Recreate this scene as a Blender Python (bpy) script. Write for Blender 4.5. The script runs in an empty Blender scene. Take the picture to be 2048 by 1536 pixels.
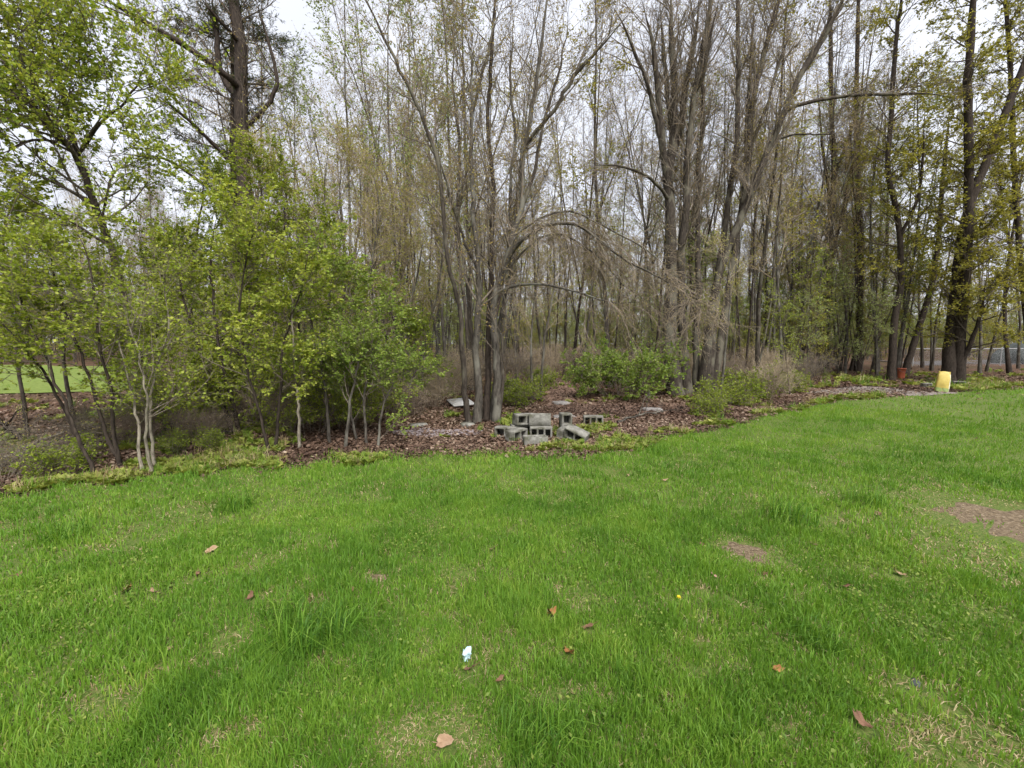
import bpy, math
import numpy as np

# ------------------------------------------------------------------ camera, sky, sun, exposure
SC = bpy.context.scene
COL = SC.collection
R = math.radians
FPX = 860.0                      # focal length in pixels of the 2048 px wide photograph
CAM_H = 1.55
PITCH = 5.45
cam_d = bpy.data.cameras.new('camera')
cam = bpy.data.objects.new('camera', cam_d); COL.objects.link(cam)
cam_d.sensor_width = 36.0
cam_d.lens = 36.0 * FPX / 2048.0
cam_d.clip_start = 0.05
cam_d.clip_end = 2000
cam.location = (0, 0, CAM_H)
cam.rotation_euler = (R(90 - PITCH), 0, 0)
SC.camera = cam

SUN_EL, SUN_AZ = 50.0, 160.0     # azimuth from +Y towards +X: a high veiled sun behind the viewer
world = bpy.data.worlds.new('World'); SC.world = world
world.use_nodes = True
world.cycles.sampling_method = 'NONE'
wn = world.node_tree; wn.nodes.clear()
w_out = wn.nodes.new('ShaderNodeOutputWorld')
w_bg = wn.nodes.new('ShaderNodeBackground')
w_sky = wn.nodes.new('ShaderNodeTexSky')
w_sky.sky_type = 'NISHITA'; w_sky.sun_disc = False
w_sky.sun_elevation = R(SUN_EL); w_sky.sun_rotation = R(SUN_AZ)
w_sky.dust_density = 3.0
w_mix = wn.nodes.new('ShaderNodeMix'); w_mix.data_type = 'RGBA'
w_mix.inputs[0].default_value = 0.88
w_cl = wn.nodes.new('ShaderNodeTexNoise'); w_cl.inputs['Scale'].default_value = 3.2; w_cl.inputs['Detail'].default_value = 5
w_tc = wn.nodes.new('ShaderNodeTexCoord')
w_rp = wn.nodes.new('ShaderNodeValToRGB')
w_rp.color_ramp.elements[0].position = 0.35; w_rp.color_ramp.elements[0].color = (0.68, 0.70, 0.775, 1)
w_rp.color_ramp.elements[1].position = 0.68; w_rp.color_ramp.elements[1].color = (0.84, 0.86, 0.925, 1)
w_gain = wn.nodes.new('ShaderNodeMix'); w_gain.data_type = 'RGBA'; w_gain.blend_type = 'MULTIPLY'
w_gain.inputs[0].default_value = 1.0; w_gain.inputs[7].default_value = (7.1, 7.1, 7.1, 1)
wn.links.new(w_tc.outputs['Generated'], w_cl.inputs['Vector'])
wn.links.new(w_cl.outputs['Fac'], w_rp.inputs['Fac'])
wn.links.new(w_rp.outputs['Color'], w_gain.inputs[6])
wn.links.new(w_sky.outputs['Color'], w_mix.inputs[6])
wn.links.new(w_gain.outputs[2], w_mix.inputs[7])
wn.links.new(w_mix.outputs[2], w_bg.inputs['Color'])
wn.links.new(w_bg.outputs['Background'], w_out.inputs['Surface'])
w_bg.inputs['Strength'].default_value = 0.1

sun_d = bpy.data.lights.new('sun', 'SUN'); sun = bpy.data.objects.new('sun', sun_d); COL.objects.link(sun)
sun_d.energy = 2.8; sun_d.angle = R(30); sun_d.color = (1.0, 0.97, 0.92)
sun.rotation_euler = (R(90 - SUN_EL), 0, R(180 - SUN_AZ))
sun.location = (0, 0, 30)

SC.view_settings.view_transform = 'Standard'
SC.view_settings.look = 'None'
SC.view_settings.exposure = 1.02
SC.view_settings.gamma = 1.0
SC.view_settings.use_curve_mapping = False
SC.cycles.max_bounces = 3; SC.cycles.diffuse_bounces = 2; SC.cycles.glossy_bounces = 1
SC.cycles.transmission_bounces = 2; SC.cycles.transparent_max_bounces = 4
SC.cycles.caustics_reflective = False; SC.cycles.caustics_refractive = False
SC.cycles.use_adaptive_sampling = True
SC.cycles.adaptive_threshold = 0.04
SC.cycles.use_denoising = True

# ------------------------------------------------------------------ projection helpers
CP, SP = math.cos(R(PITCH)), math.sin(R(PITCH))

def hgt(x, y):
    """height of the ground"""
    x = np.asarray(x, float); y = np.asarray(y, float)
    wood = np.clip((y - 7) / 8, 0, 1)
    h = 0.022 * np.sin(x * 1.1 + 0.4) * np.sin(y * 0.9 + 1.0) + 0.012 * np.sin(x * 2.7 + y * 1.9)
    h = h + wood * (0.06 * np.sin(x * 0.55 + 1.3) * np.cos(y * 0.42) + 0.03 * np.sin(x * 1.3 - y * 0.9))
    return h

def at(px, py, Y):
    """point on the sight line of a photograph pixel, Y metres in front of the camera"""
    x = (px - 1024.0) / FPX; y = (768.0 - py) / FPX
    d = np.array([x, y * SP + CP, y * CP - SP])
    return np.array([0, 0, CAM_H]) + d * (Y / d[1])

def on_ground(px, py):
    x = (px - 1024.0) / FPX; y = (768.0 - py) / FPX
    d = np.array([x, y * SP + CP, y * CP - SP])
    t = CAM_H / max(1e-4, -d[2])
    for _ in range(6):
        p = d * t
        t = (CAM_H - float(hgt(p[0], p[1]))) / max(1e-4, -d[2])
    p = d * t
    return np.array([p[0], p[1], float(hgt(p[0], p[1]))])

# ------------------------------------------------------------------ mesh buffer
def unit(v):
    return v / np.maximum(np.linalg.norm(v, axis=-1, keepdims=True), 1e-9)

class MB:
    def __init__(s):
        s.V = []; s.F = []; s.M = []; s.T = []; s.n = 0
    def add(s, v, f, mat=0, tint=0.5):
        v = np.asarray(v, np.float32).reshape(-1, 3); f = np.asarray(f, np.int64)
        s.V.append(v); s.F.append(f + s.n); s.M.append(np.full(len(f), mat, np.int32))
        s.T.append(np.broadcast_to(np.asarray(tint, np.float32), (len(v),)).copy())
        s.n += len(v)
    def tubes(s, P, Rr, sides=5, mat=0, tint=None, cap=False):
        P = np.asarray(P, float); Rr = np.asarray(Rr, float)
        n, k, _ = P.shape
        t = unit(np.gradient(P, axis=1))
        m = unit(P[:, -1] - P[:, 0])
        ref = np.where(np.abs(m[:, 2:3]) > 0.8, np.array([[1.0, 0.1, 0]]), np.array([[0, 0.1, 1.0]]))
        a = np.cross(m, ref)[:, None, :]
        u = unit(a - (a * t).sum(-1, keepdims=True) * t)
        v = np.cross(t, u)
        ang = np.arange(sides) * 2 * np.pi / sides
        ring = (P[:, :, None, :] + Rr[:, :, None, None] *
                (np.cos(ang)[None, None, :, None] * u[:, :, None, :] + np.sin(ang)[None, None, :, None] * v[:, :, None, :]))
        base = (np.arange(n) * k * sides)[:, None, None]
        i = (np.arange(k - 1) * sides)[None, :, None]
        j = np.arange(sides)[None, None, :]; j2 = (j + 1) % sides
        f = np.stack([base + i + j, base + i + j2, base + i + sides + j2, base + i + sides + j], -1).reshape(-1, 4)
        tt = 0.5 if tint is None else np.repeat(np.asarray(tint, float), k * sides)
        s.add(ring.reshape(-1, 3), f, mat, tt)
    def leaves(s, p, a, nrm, size, ratio=0.35, mat=0, tint=0.5, fold=0.12):
        """folded leaf blades of two triangles: base p, direction a, rough normal nrm"""
        p = np.asarray(p, float); n = len(p)
        if n == 0: return
        a = unit(a); b = unit(np.cross(nrm, a)); c = np.cross(a, b)
        sz = np.broadcast_to(np.asarray(size, float), (n,))[:, None]
        l = p + a * sz * 0.45 + b * sz * ratio + c * sz * fold
        r = p + a * sz * 0.45 - b * sz * ratio + c * sz * fold
        tip = p + a * sz
        v = np.stack([p, r, tip, l], 1).reshape(-1, 3)
        q = (np.arange(n) * 4)[:, None]
        f = np.concatenate([q + np.array([[0, 1, 2]]), q + np.array([[0, 2, 3]])])
        s.add(v, f, mat, np.repeat(np.broadcast_to(np.asarray(tint, float), (n,)), 4))
    def mesh(s, name, mats, smooth=False):
        me = bpy.data.meshes.new(name)
        V = np.concatenate(s.V) if s.V else np.zeros((0, 3), np.float32)
        me.vertices.add(len(V)); me.vertices.foreach_set('co', V.ravel())
        tot = np.concatenate([np.full(len(f), f.shape[1], np.int32) for f in s.F]) if s.F else np.zeros(0, np.int32)
        li = np.concatenate([f.ravel() for f in s.F]).astype(np.int32) if s.F else np.zeros(0, np.int32)
        me.loops.add(len(li)); me.loops.foreach_set('vertex_index', li)
        me.polygons.add(len(tot))
        st = np.concatenate([[0], np.cumsum(tot)[:-1]]).astype(np.int32) if len(tot) else tot
        me.polygons.foreach_set('loop_start', st); me.polygons.foreach_set('loop_total', tot)
        if s.M: me.polygons.foreach_set('material_index', np.concatenate(s.M))
        at_ = me.attributes.new('tint', 'FLOAT', 'POINT')
        if s.T: at_.data.foreach_set('value', np.concatenate(s.T))
        me.update(calc_edges=True)
        if smooth: me.polygons.foreach_set('use_smooth', np.ones(len(tot), bool))
        for m in (mats if isinstance(mats, (list, tuple)) else [mats]): me.materials.append(m)
        return me

def link(name, data, parent=None, loc=None, rot=None, scale=None):
    o = bpy.data.objects.new(name, data); COL.objects.link(o)
    if parent is not None: o.parent = parent
    if loc is not None: o.location = [float(c) for c in loc]
    if rot is not None: o.rotation_euler = [float(c) for c in rot]
    if scale is not None: o.scale = (scale,) * 3 if np.isscalar(scale) else scale
    return o

def tag(o, label=None, cat=None, group=None, kind=None):
    if label: o['label'] = label
    if cat: o['category'] = cat
    if group: o['group'] = group
    if kind: o['kind'] = kind
    return o

# ------------------------------------------------------------------ materials
def nodes(name):
    m = bpy.data.materials.new(name); m.use_nodes = True
    nt = m.node_tree; nt.nodes.clear()
    return m, nt, nt.nodes.new('ShaderNodeOutputMaterial')

def ramp(nt, stops):
    r = nt.nodes.new('ShaderNodeValToRGB'); e = r.color_ramp.elements
    while len(e) < len(stops): e.new(0.5)
    for i, (p, c) in enumerate(stops):
        e[i].position = p; e[i].color = (*c, 1)
    return r

def leaf_mat(name, stops, trans=0.42, tgain=(1.25, 1.2, 0.7), inst=False, rough=0.55, spec=0.25):
    """leaf: diffuse + transmitted light, colour picked per leaf"""
    m, nt, out = nodes(name)
    at_ = nt.nodes.new('ShaderNodeAttribute'); at_.attribute_name = 'tint'
    fac = at_.outputs['Fac']
    if inst:
        ai = nt.nodes.new('ShaderNodeAttribute'); ai.attribute_type = 'INSTANCER'; ai.attribute_name = 'itint'
        mx = nt.nodes.new('ShaderNodeMath'); mx.operation = 'MULTIPLY_ADD'; mx.inputs[1].default_value = 0.35
        sub = nt.nodes.new('ShaderNodeMath'); sub.operation = 'MULTIPLY_ADD'; sub.inputs[1].default_value = 1.0; sub.inputs[2].default_value = -0.175
        nt.links.new(ai.outputs['Fac'], sub.inputs[0])
        nt.links.new(fac, mx.inputs[0]); nt.links.new(sub.outputs[0], mx.inputs[2]); fac = mx.outputs[0]
    rp = ramp(nt, stops); nt.links.new(fac, rp.inputs['Fac'])
    pb = nt.nodes.new('ShaderNodeBsdfPrincipled')
    pb.inputs['Roughness'].default_value = rough; pb.inputs['Specular IOR Level'].default_value = spec
    nt.links.new(rp.outputs['Color'], pb.inputs['Base Color'])
    tr = nt.nodes.new('ShaderNodeBsdfTranslucent')
    mg = nt.nodes.new('ShaderNodeMix'); mg.data_type = 'RGBA'; mg.blend_type = 'MULTIPLY'; mg.inputs[0].default_value = 1
    mg.inputs[7].default_value = (*tgain, 1)
    nt.links.new(rp.outputs['Color'], mg.inputs[6]); nt.links.new(mg.outputs[2], tr.inputs['Color'])
    ms = nt.nodes.new('ShaderNodeMixShader'); ms.inputs[0].default_value = trans
    nt.links.new(pb.outputs[0], ms.inputs[1]); nt.links.new(tr.outputs[0], ms.inputs[2])
    nt.links.new(ms.outputs[0], out.inputs['Surface'])
    return m

def bark_mat(name, dark, light, moss=None, scale=9.0, bump=0.6):
    m, nt, out = nodes(name)
    tc = nt.nodes.new('ShaderNodeTexCoord')
    mp = nt.nodes.new('ShaderNodeMapping'); mp.inputs['Scale'].default_value = (1, 1, 0.26)
    nt.links.new(tc.outputs['Object'], mp.inputs['Vector'])
    n1 = nt.nodes.new('ShaderNodeTexNoise'); n1.inputs['Scale'].default_value = scale * 3; n1.inputs['Detail'].default_value = 6; n1.inputs['Roughness'].default_value = 0.7
    nt.links.new(mp.outputs[0], n1.inputs['Vector'])
    n2 = nt.nodes.new('ShaderNodeTexNoise'); n2.inputs['Scale'].default_value = 4.5; n2.inputs['Detail'].default_value = 5
    mp2 = nt.nodes.new('ShaderNodeMapping'); mp2.inputs['Scale'].default_value = (1, 1, 0.45); nt.links.new(tc.outputs['Object'], mp2.inputs['Vector'])
    nt.links.new(mp2.outputs[0], n2.inputs['Vector'])
    rp = ramp(nt, [(0.32, dark), (0.62, light)]); nt.links.new(n1.outputs['Fac'], rp.inputs['Fac'])
    col = rp.outputs['Color']
    if moss:
        mx = nt.nodes.new('ShaderNodeMix'); mx.data_type = 'RGBA'; mx.inputs[7].default_value = (*moss, 1)
        r2 = ramp(nt, [(0.50, (0, 0, 0)), (0.60, (0.85, 0.85, 0.85))]); nt.links.new(n2.outputs['Fac'], r2.inputs['Fac'])
        nt.links.new(r2.outputs['Color'], mx.inputs[0]); nt.links.new(col, mx.inputs[6]); col = mx.outputs[2]
    pb = nt.nodes.new('ShaderNodeBsdfPrincipled'); pb.inputs['Roughness'].default_value = 0.9; pb.inputs['Specular IOR Level'].default_value = 0.15
    nt.links.new(col, pb.inputs['Base Color'])
    bp = nt.nodes.new('ShaderNodeBump'); bp.inputs['Strength'].default_value = bump; bp.inputs['Distance'].default_value = 0.02
    nt.links.new(n1.outputs['Fac'], bp.inputs['Height']); nt.links.new(bp.outputs[0], pb.inputs['Normal'])
    nt.links.new(pb.outputs[0], out.inputs['Surface'])
    return m

def noise_mat(name, stops, scale=6.0, detail=8, rough=0.9, bump=0.5, scale2=None, stops2=None, spec=0.2, dist=0.02):
    m, nt, out = nodes(name)
    tc = nt.nodes.new('ShaderNodeTexCoord')
    n1 = nt.nodes.new('ShaderNodeTexNoise'); n1.inputs['Scale'].default_value = scale; n1.inputs['Detail'].default_value = detail; n1.inputs['Roughness'].default_value = 0.68
    nt.links.new(tc.outputs['Object'], n1.inputs['Vector'])
    rp = ramp(nt, stops); nt.links.new(n1.outputs['Fac'], rp.inputs['Fac']); col = rp.outputs['Color']
    if scale2:
        n2 = nt.nodes.new('ShaderNodeTexNoise'); n2.inputs['Scale'].default_value = scale2; n2.inputs['Detail'].default_value = 4
        nt.links.new(tc.outputs['Object'], n2.inputs['Vector'])
        r2 = ramp(nt, stops2); nt.links.new(n2.outputs['Fac'], r2.inputs['Fac'])
        mx = nt.nodes.new('ShaderNodeMix'); mx.data_type = 'RGBA'; mx.blend_type = 'MULTIPLY'; mx.inputs[0].default_value = 1
        nt.links.new(col, mx.inputs[6]); nt.links.new(r2.outputs['Color'], mx.inputs[7]); col = mx.outputs[2]
    pb = nt.nodes.new('ShaderNodeBsdfPrincipled'); pb.inputs['Roughness'].default_value = rough; pb.inputs['Specular IOR Level'].default_value = spec
    nt.links.new(col, pb.inputs['Base Color'])
    bp = nt.nodes.new('ShaderNodeBump'); bp.inputs['Strength'].default_value = bump; bp.inputs['Distance'].default_value = dist
    nt.links.new(n1.outputs['Fac'], bp.inputs['Height']); nt.links.new(bp.outputs[0], pb.inputs['Normal'])
    nt.links.new(pb.outputs[0], out.inputs['Surface'])
    return m

M = {}
M['bark_grey'] = bark_mat('bark_grey', (0.022, 0.019, 0.016), (0.11, 0.097, 0.08), (0.165, 0.157, 0.128))
M['bark_brown'] = bark_mat('bark_brown', (0.02, 0.016, 0.013), (0.08, 0.066, 0.053), (0.13, 0.12, 0.09))
M['bark_dark'] = bark_mat('bark_dark', (0.014, 0.011, 0.009), (0.062, 0.048, 0.038))
M['bark_pale'] = bark_mat('bark_pale', (0.10, 0.085, 0.065), (0.34, 0.30, 0.235))
M['twig_grey'] = bark_mat('twig_grey', (0.085, 0.07, 0.055), (0.24, 0.20, 0.155), None, 20, 0.0)
M['twig_tan'] = bark_mat('twig_tan', (0.18, 0.14, 0.095), (0.42, 0.345, 0.245), None, 20, 0.0)
M['twig_dark'] = bark_mat('twig_dark', (0.045, 0.037, 0.028), (0.14, 0.115, 0.09), None, 20, 0.0)
M['twig_ash'] = bark_mat('twig_ash', (0.12, 0.095, 0.07), (0.30, 0.245, 0.18), None, 20, 0.0)
M['twig_mauve'] = bark_mat('twig_mauve', (0.10, 0.078, 0.06), (0.27, 0.215, 0.165), None, 20, 0.0)
M['leaf_green'] = leaf_mat('leaf_green', [(0.0, (0.10, 0.16, 0.02)), (0.5, (0.215, 0.295, 0.035)), (1.0, (0.40, 0.43, 0.08))])
M['leaf_lime'] = leaf_mat('leaf_lime', [(0.0, (0.115, 0.165, 0.018)), (0.5, (0.245, 0.315, 0.035)), (1.0, (0.44, 0.46, 0.085))])
M['leaf_olive'] = leaf_mat('leaf_olive', [(0.0, (0.14, 0.145, 0.025)), (0.5, (0.27, 0.265, 0.045)), (1.0, (0.44, 0.385, 0.085))])
M['leaf_pale'] = leaf_mat('leaf_pale', [(0.0, (0.15, 0.20, 0.06)), (0.5, (0.27, 0.33, 0.11)), (1.0, (0.40, 0.45, 0.18))])
M['leaf_bush'] = leaf_mat('leaf_bush', [(0.0, (0.075, 0.135, 0.022)), (0.5, (0.165, 0.25, 0.04)), (1.0, (0.30, 0.37, 0.08))])
M['leaf_dark'] = leaf_mat('leaf_dark', [(0.0, (0.03, 0.05, 0.015)), (0.5, (0.065, 0.085, 0.028)), (1.0, (0.11, 0.12, 0.045))])
M['bud_tan'] = leaf_mat('bud_tan', [(0.0, (0.24, 0.16, 0.06)), (0.5, (0.38, 0.30, 0.09)), (1.0, (0.50, 0.43, 0.15))], 0.35)
M['bud_red'] = leaf_mat('bud_red', [(0.0, (0.25, 0.15, 0.08)), (0.5, (0.36, 0.26, 0.12)), (1.0, (0.46, 0.38, 0.18))], 0.3)
M['leaf_buff'] = leaf_mat('leaf_buff', [(0.0, (0.22, 0.185, 0.05)), (0.5, (0.33, 0.31, 0.07)), (1.0, (0.44, 0.45, 0.13))], 0.38)
GRASS = [(0.0, (0.062, 0.14, 0.02)), (0.35, (0.118, 0.245, 0.028)), (0.7, (0.20, 0.342, 0.042)), (1.0, (0.37, 0.43, 0.10))]
STRAW = [(0.0, (0.18, 0.12, 0.06)), (0.5, (0.32, 0.25, 0.13)), (1.0, (0.46, 0.39, 0.23))]
M['grass'] = leaf_mat('grass', GRASS, 0.45, (1.25, 1.2, 0.6), inst=True, rough=0.5)
M['lawn_grass'] = leaf_mat('lawn_grass', GRASS, 0.45, (1.25, 1.2, 0.6), rough=0.5)
M['lawn_straw'] = leaf_mat('lawn_straw', STRAW, 0.2)
M['lawn_weed'] = leaf_mat('lawn_weed', [(0.0, (0.07, 0.13, 0.02)), (0.5, (0.14, 0.21, 0.035)), (1.0, (0.27, 0.32, 0.07))], 0.35)
M['straw'] = leaf_mat('straw', [(0.0, (0.16, 0.10, 0.05)), (0.5, (0.29, 0.22, 0.11)), (1.0, (0.42, 0.35, 0.20))], 0.2, inst=True)
M['weed'] = leaf_mat('weed', [(0.0, (0.08, 0.115, 0.02)), (0.5, (0.165, 0.205, 0.035)), (1.0, (0.31, 0.33, 0.08))], 0.35, inst=True)
M['litter'] = leaf_mat('litter', [(0.0, (0.035, 0.021, 0.015)), (0.35, (0.095, 0.057, 0.04)), (0.7, (0.185, 0.12, 0.085)), (1.0, (0.36, 0.28, 0.21))], 0.12, (1, 0.9, 0.7), inst=True, rough=0.7)
M['forest_floor'] = noise_mat('forest_floor', [(0.25, (0.028, 0.017, 0.011)), (0.5, (0.085, 0.05, 0.032)), (0.75, (0.17, 0.105, 0.07))], 11.0, 9, 0.95, 0.9,
                              0.35, [(0.35, (0.75, 0.9, 0.62)), (0.65, (1.1, 0.95, 0.9))])
M['turf'] = noise_mat('turf', [(0.34, (0.045, 0.065, 0.015)), (0.47, (0.085, 0.135, 0.022)), (0.58, (0.13, 0.15, 0.04)), (0.74, (0.22, 0.18, 0.09))], 48.0, 9, 0.95, 0.8)
M['far_turf'] = noise_mat('far_turf', [(0.3, (0.09, 0.13, 0.025)), (0.55, (0.15, 0.20, 0.04)), (0.72, (0.24, 0.24, 0.08))], 7.0, 9, 0.95, 0.8)
M['soil'] = noise_mat('soil', [(0.3, (0.05, 0.033, 0.019)), (0.45, (0.125, 0.09, 0.055)), (0.55, (0.20, 0.15, 0.095)), (0.7, (0.33, 0.265, 0.18))], 38.0, 10, 0.95, 1.0)
M['soil_red'] = noise_mat('soil_red', [(0.28, (0.085, 0.05, 0.035)), (0.5, (0.18, 0.115, 0.085)), (0.72, (0.31, 0.215, 0.165))], 18.0, 9, 0.95, 0.8)
M['soil_dull'] = noise_mat('soil_dull', [(0.3, (0.09, 0.075, 0.065)), (0.5, (0.19, 0.16, 0.14)), (0.7, (0.31, 0.27, 0.24))], 14.0, 9, 0.95, 0.8)
M['ash'] = noise_mat('ash', [(0.3, (0.10, 0.075, 0.075)), (0.5, (0.24, 0.20, 0.205)), (0.7, (0.45, 0.40, 0.41))], 16.0, 9, 0.95, 0.8)
M['gravel'] = noise_mat('gravel', [(0.3, (0.16, 0.14, 0.13)), (0.7, (0.30, 0.275, 0.26))], 22.0, 8, 0.95, 0.5)
M['concrete'] = noise_mat('concrete', [(0.3, (0.11, 0.105, 0.093)), (0.55, (0.225, 0.22, 0.202)), (0.75, (0.36, 0.35, 0.325))], 14.0, 9, 0.95, 0.6,
                          5.0, [(0.36, (0.42, 0.42, 0.33)), (0.5, (0.85, 0.84, 0.8)), (0.68, (1.2, 1.19, 1.17))], dist=0.006)
M['yard'] = noise_mat('yard', [(0.3, (0.06, 0.055, 0.055)), (0.7, (0.115, 0.105, 0.105))], 9.0, 8, 0.95, 0.5)
M['stone'] = noise_mat('stone', [(0.3, (0.16, 0.145, 0.135)), (0.7, (0.32, 0.30, 0.285))], 9.0, 8, 0.9, 0.5)
M['yellow'] = noise_mat('yellow', [(0.3, (0.42, 0.32, 0.08)), (0.5, (0.50, 0.385, 0.09)), (0.7, (0.58, 0.46, 0.13))], 5.0, 5, 0.45, 0.25, spec=0.4)
M['cream'] = noise_mat('cream', [(0.3, (0.62, 0.58, 0.42)), (0.7, (0.78, 0.75, 0.60))], 5.0, 5, 0.5, 0.25, spec=0.4)
M['print_green'] = noise_mat('print_green', [(0.3, (0.20, 0.30, 0.08)), (0.7, (0.34, 0.42, 0.16))], 8.0, 5, 0.5, 0.2, spec=0.4)
M['orange'] = noise_mat('orange', [(0.3, (0.42, 0.10, 0.045)), (0.7, (0.56, 0.16, 0.08))], 6.0, 5, 0.5, 0.1, spec=0.4)
M['white'] = noise_mat('white', [(0.3, (0.42, 0.41, 0.385)), (0.7, (0.62, 0.61, 0.59))], 7.0, 5, 0.6, 0.15)
M['blue_plastic'] = noise_mat('blue_plastic', [(0.3, (0.36, 0.58, 0.70)), (0.7, (0.70, 0.82, 0.86))], 22.0, 4, 0.35, 0.2, spec=0.5)
M['steel'] = noise_mat('steel', [(0.3, (0.22, 0.22, 0.22)), (0.7, (0.34, 0.34, 0.34))], 8.0, 4, 0.45, 0.1, spec=0.5)
M['mound'] = noise_mat('mound', [(0.3, (0.045, 0.05, 0.047)), (0.7, (0.10, 0.11, 0.105))], 3.0, 7, 0.85, 0.6)
M['leaf_tan'] = noise_mat('leaf_tan', [(0.3, (0.21, 0.125, 0.07)), (0.7, (0.38, 0.265, 0.17))], 22.0, 6, 0.7, 0.3)
M['leaf_rust'] = noise_mat('leaf_rust', [(0.3, (0.17, 0.07, 0.025)), (0.7, (0.34, 0.165, 0.06))], 22.0, 6, 0.7, 0.3)
M['leaf_brown'] = noise_mat('leaf_brown', [(0.3, (0.10, 0.05, 0.03)), (0.7, (0.24, 0.135, 0.085))], 22.0, 6, 0.7, 0.3)
M['leaf_pink'] = noise_mat('leaf_pink', [(0.3, (0.30, 0.16, 0.12)), (0.7, (0.48, 0.30, 0.24))], 22.0, 6, 0.7, 0.3)
M['petal'] = noise_mat('petal', [(0.3, (0.75, 0.55, 0.02)), (0.7, (0.85, 0.68, 0.05))], 22.0, 4, 0.6, 0.1)

# ------------------------------------------------------------------ the setting: ground, lawn, paths
EDGE_PX = [(0, 985), (130, 965), (260, 948), (420, 935), (600, 928), (760, 914), (900, 904), (1010, 905), (1130, 908), (1215, 900),
           (1300, 884), (1400, 862), (1500, 840), (1600, 818), (1700, 797), (1850, 787), (1950, 782), (2048, 776)]
EDGE = np.array([on_ground(*p)[:2] for p in EDGE_PX])
E_TH = np.arctan2(EDGE[:, 0], EDGE[:, 1]); E_R = np.hypot(EDGE[:, 0], EDGE[:, 1])
E_TH = np.concatenate([[-math.pi, -1.6, -1.05], E_TH, [1.05, 1.6, math.pi]])
E_R = np.concatenate([[14, 12, E_R[0] * 1.05], E_R, [E_R[-1] * 1.1, 18, 14]])

def edge_r(th):
    th = np.asarray(th)
    r = np.interp(th, E_TH, E_R)
    return r * (1 + 0.012 * np.sin(th * 47 + 3) + 0.008 * np.sin(th * 211) + 0.010 * np.sin(th * 61) + 0.007 * np.sin(th * 143 + 1) + 0.006 * np.sin(th * 31 + 2))

def vnoise(x, y, s, seed=0):
    """smooth value noise in 0..1"""
    x = np.asarray(x, float) / s; y = np.asarray(y, float) / s
    xi = np.floor(x).astype(np.int64); yi = np.floor(y).astype(np.int64)
    fx = x - xi; fy = y - yi; fx = fx * fx * (3 - 2 * fx); fy = fy * fy * (3 - 2 * fy)
    def h(a, b):
        n = (a * 374761393 + b * 668265263 + seed * 974711) & 0x7fffffff
        n = ((n ^ (n >> 13)) * 1274126177) & 0x7fffffff
        return ((n ^ (n >> 16)) & 0xffff) / 65535.0
    return (h(xi, yi) * (1 - fx) + h(xi + 1, yi) * fx) * (1 - fy) + (h(xi, yi + 1) * (1 - fx) + h(xi + 1, yi + 1) * fx) * fy

def grid_mesh(name, X, Y, Z, mat):
    a, b = X.shape
    i = np.arange(a * b).reshape(a, b)
    f = np.stack([i[:-1, :-1], i[1:, :-1], i[1:, 1:], i[:-1, 1:]], -1).reshape(-1, 4)
    mb = MB(); mb.add(np.stack([X, Y, Z], -1), f)
    return mb.mesh(name, mat, True)

s_ = np.linspace(-1, 1, 161); g = 600 * np.sign(s_) * (np.abs(s_) * 0.035 + np.abs(s_) ** 4 * 0.965)
GX, GY = np.meshgrid(g, g, indexing='ij'); GY = GY + 8
tag(link('ground', grid_mesh('ground', GX, GY, hgt(GX, GY), M['forest_floor'])), kind='structure')
th = np.linspace(-math.pi, math.pi, 481); rr = np.linspace(0.0, 1.0, 40) ** 0.8
TH, RR = np.meshgrid(th, rr, indexing='ij'); RR = RR * edge_r(TH)
LX, LY = RR * np.sin(TH), RR * np.cos(TH)
tag(link('lawn', grid_mesh('lawn', LX, LY, hgt(LX, LY) + 0.014 - 0.012 * np.clip((RR / edge_r(TH) - 0.95) / 0.05, 0, 1), M['turf'])), kind='structure')

def patch(name, cx, cy, rx, ry, mat, seed, lift=0.006, base=0.014, rough=0.25, rot=0.0):
    """an irregular ground patch that follows the surface"""
    r_ = np.random.default_rng(seed)
    na, nr = 72, 14
    a = np.linspace(0, 2 * np.pi, na + 1); ph = r_.uniform(0, 6.28, 8)
    rad = 1 + rough * sum(np.sin(a * k + ph[k - 2]) / (k ** 0.7) for k in range(2, 9)) * 0.55
    q = np.linspace(0.0, 1, nr)
    A, Q = np.meshgrid(a, q, indexing='ij')
    RA = Q * np.repeat(rad[:, None], nr, 1)
    ux, uy = RA * np.cos(A) * rx, RA * np.sin(A) * ry
    X = cx + ux * math.cos(rot) - uy * math.sin(rot); Y = cy + ux * math.sin(rot) + uy * math.cos(rot)
    Z = hgt(X, Y) + base + lift - (lift + 0.008) * Q ** 8
    return tag(link(name, grid_mesh(name, X, Y, Z, mat)), kind='structure')

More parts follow.
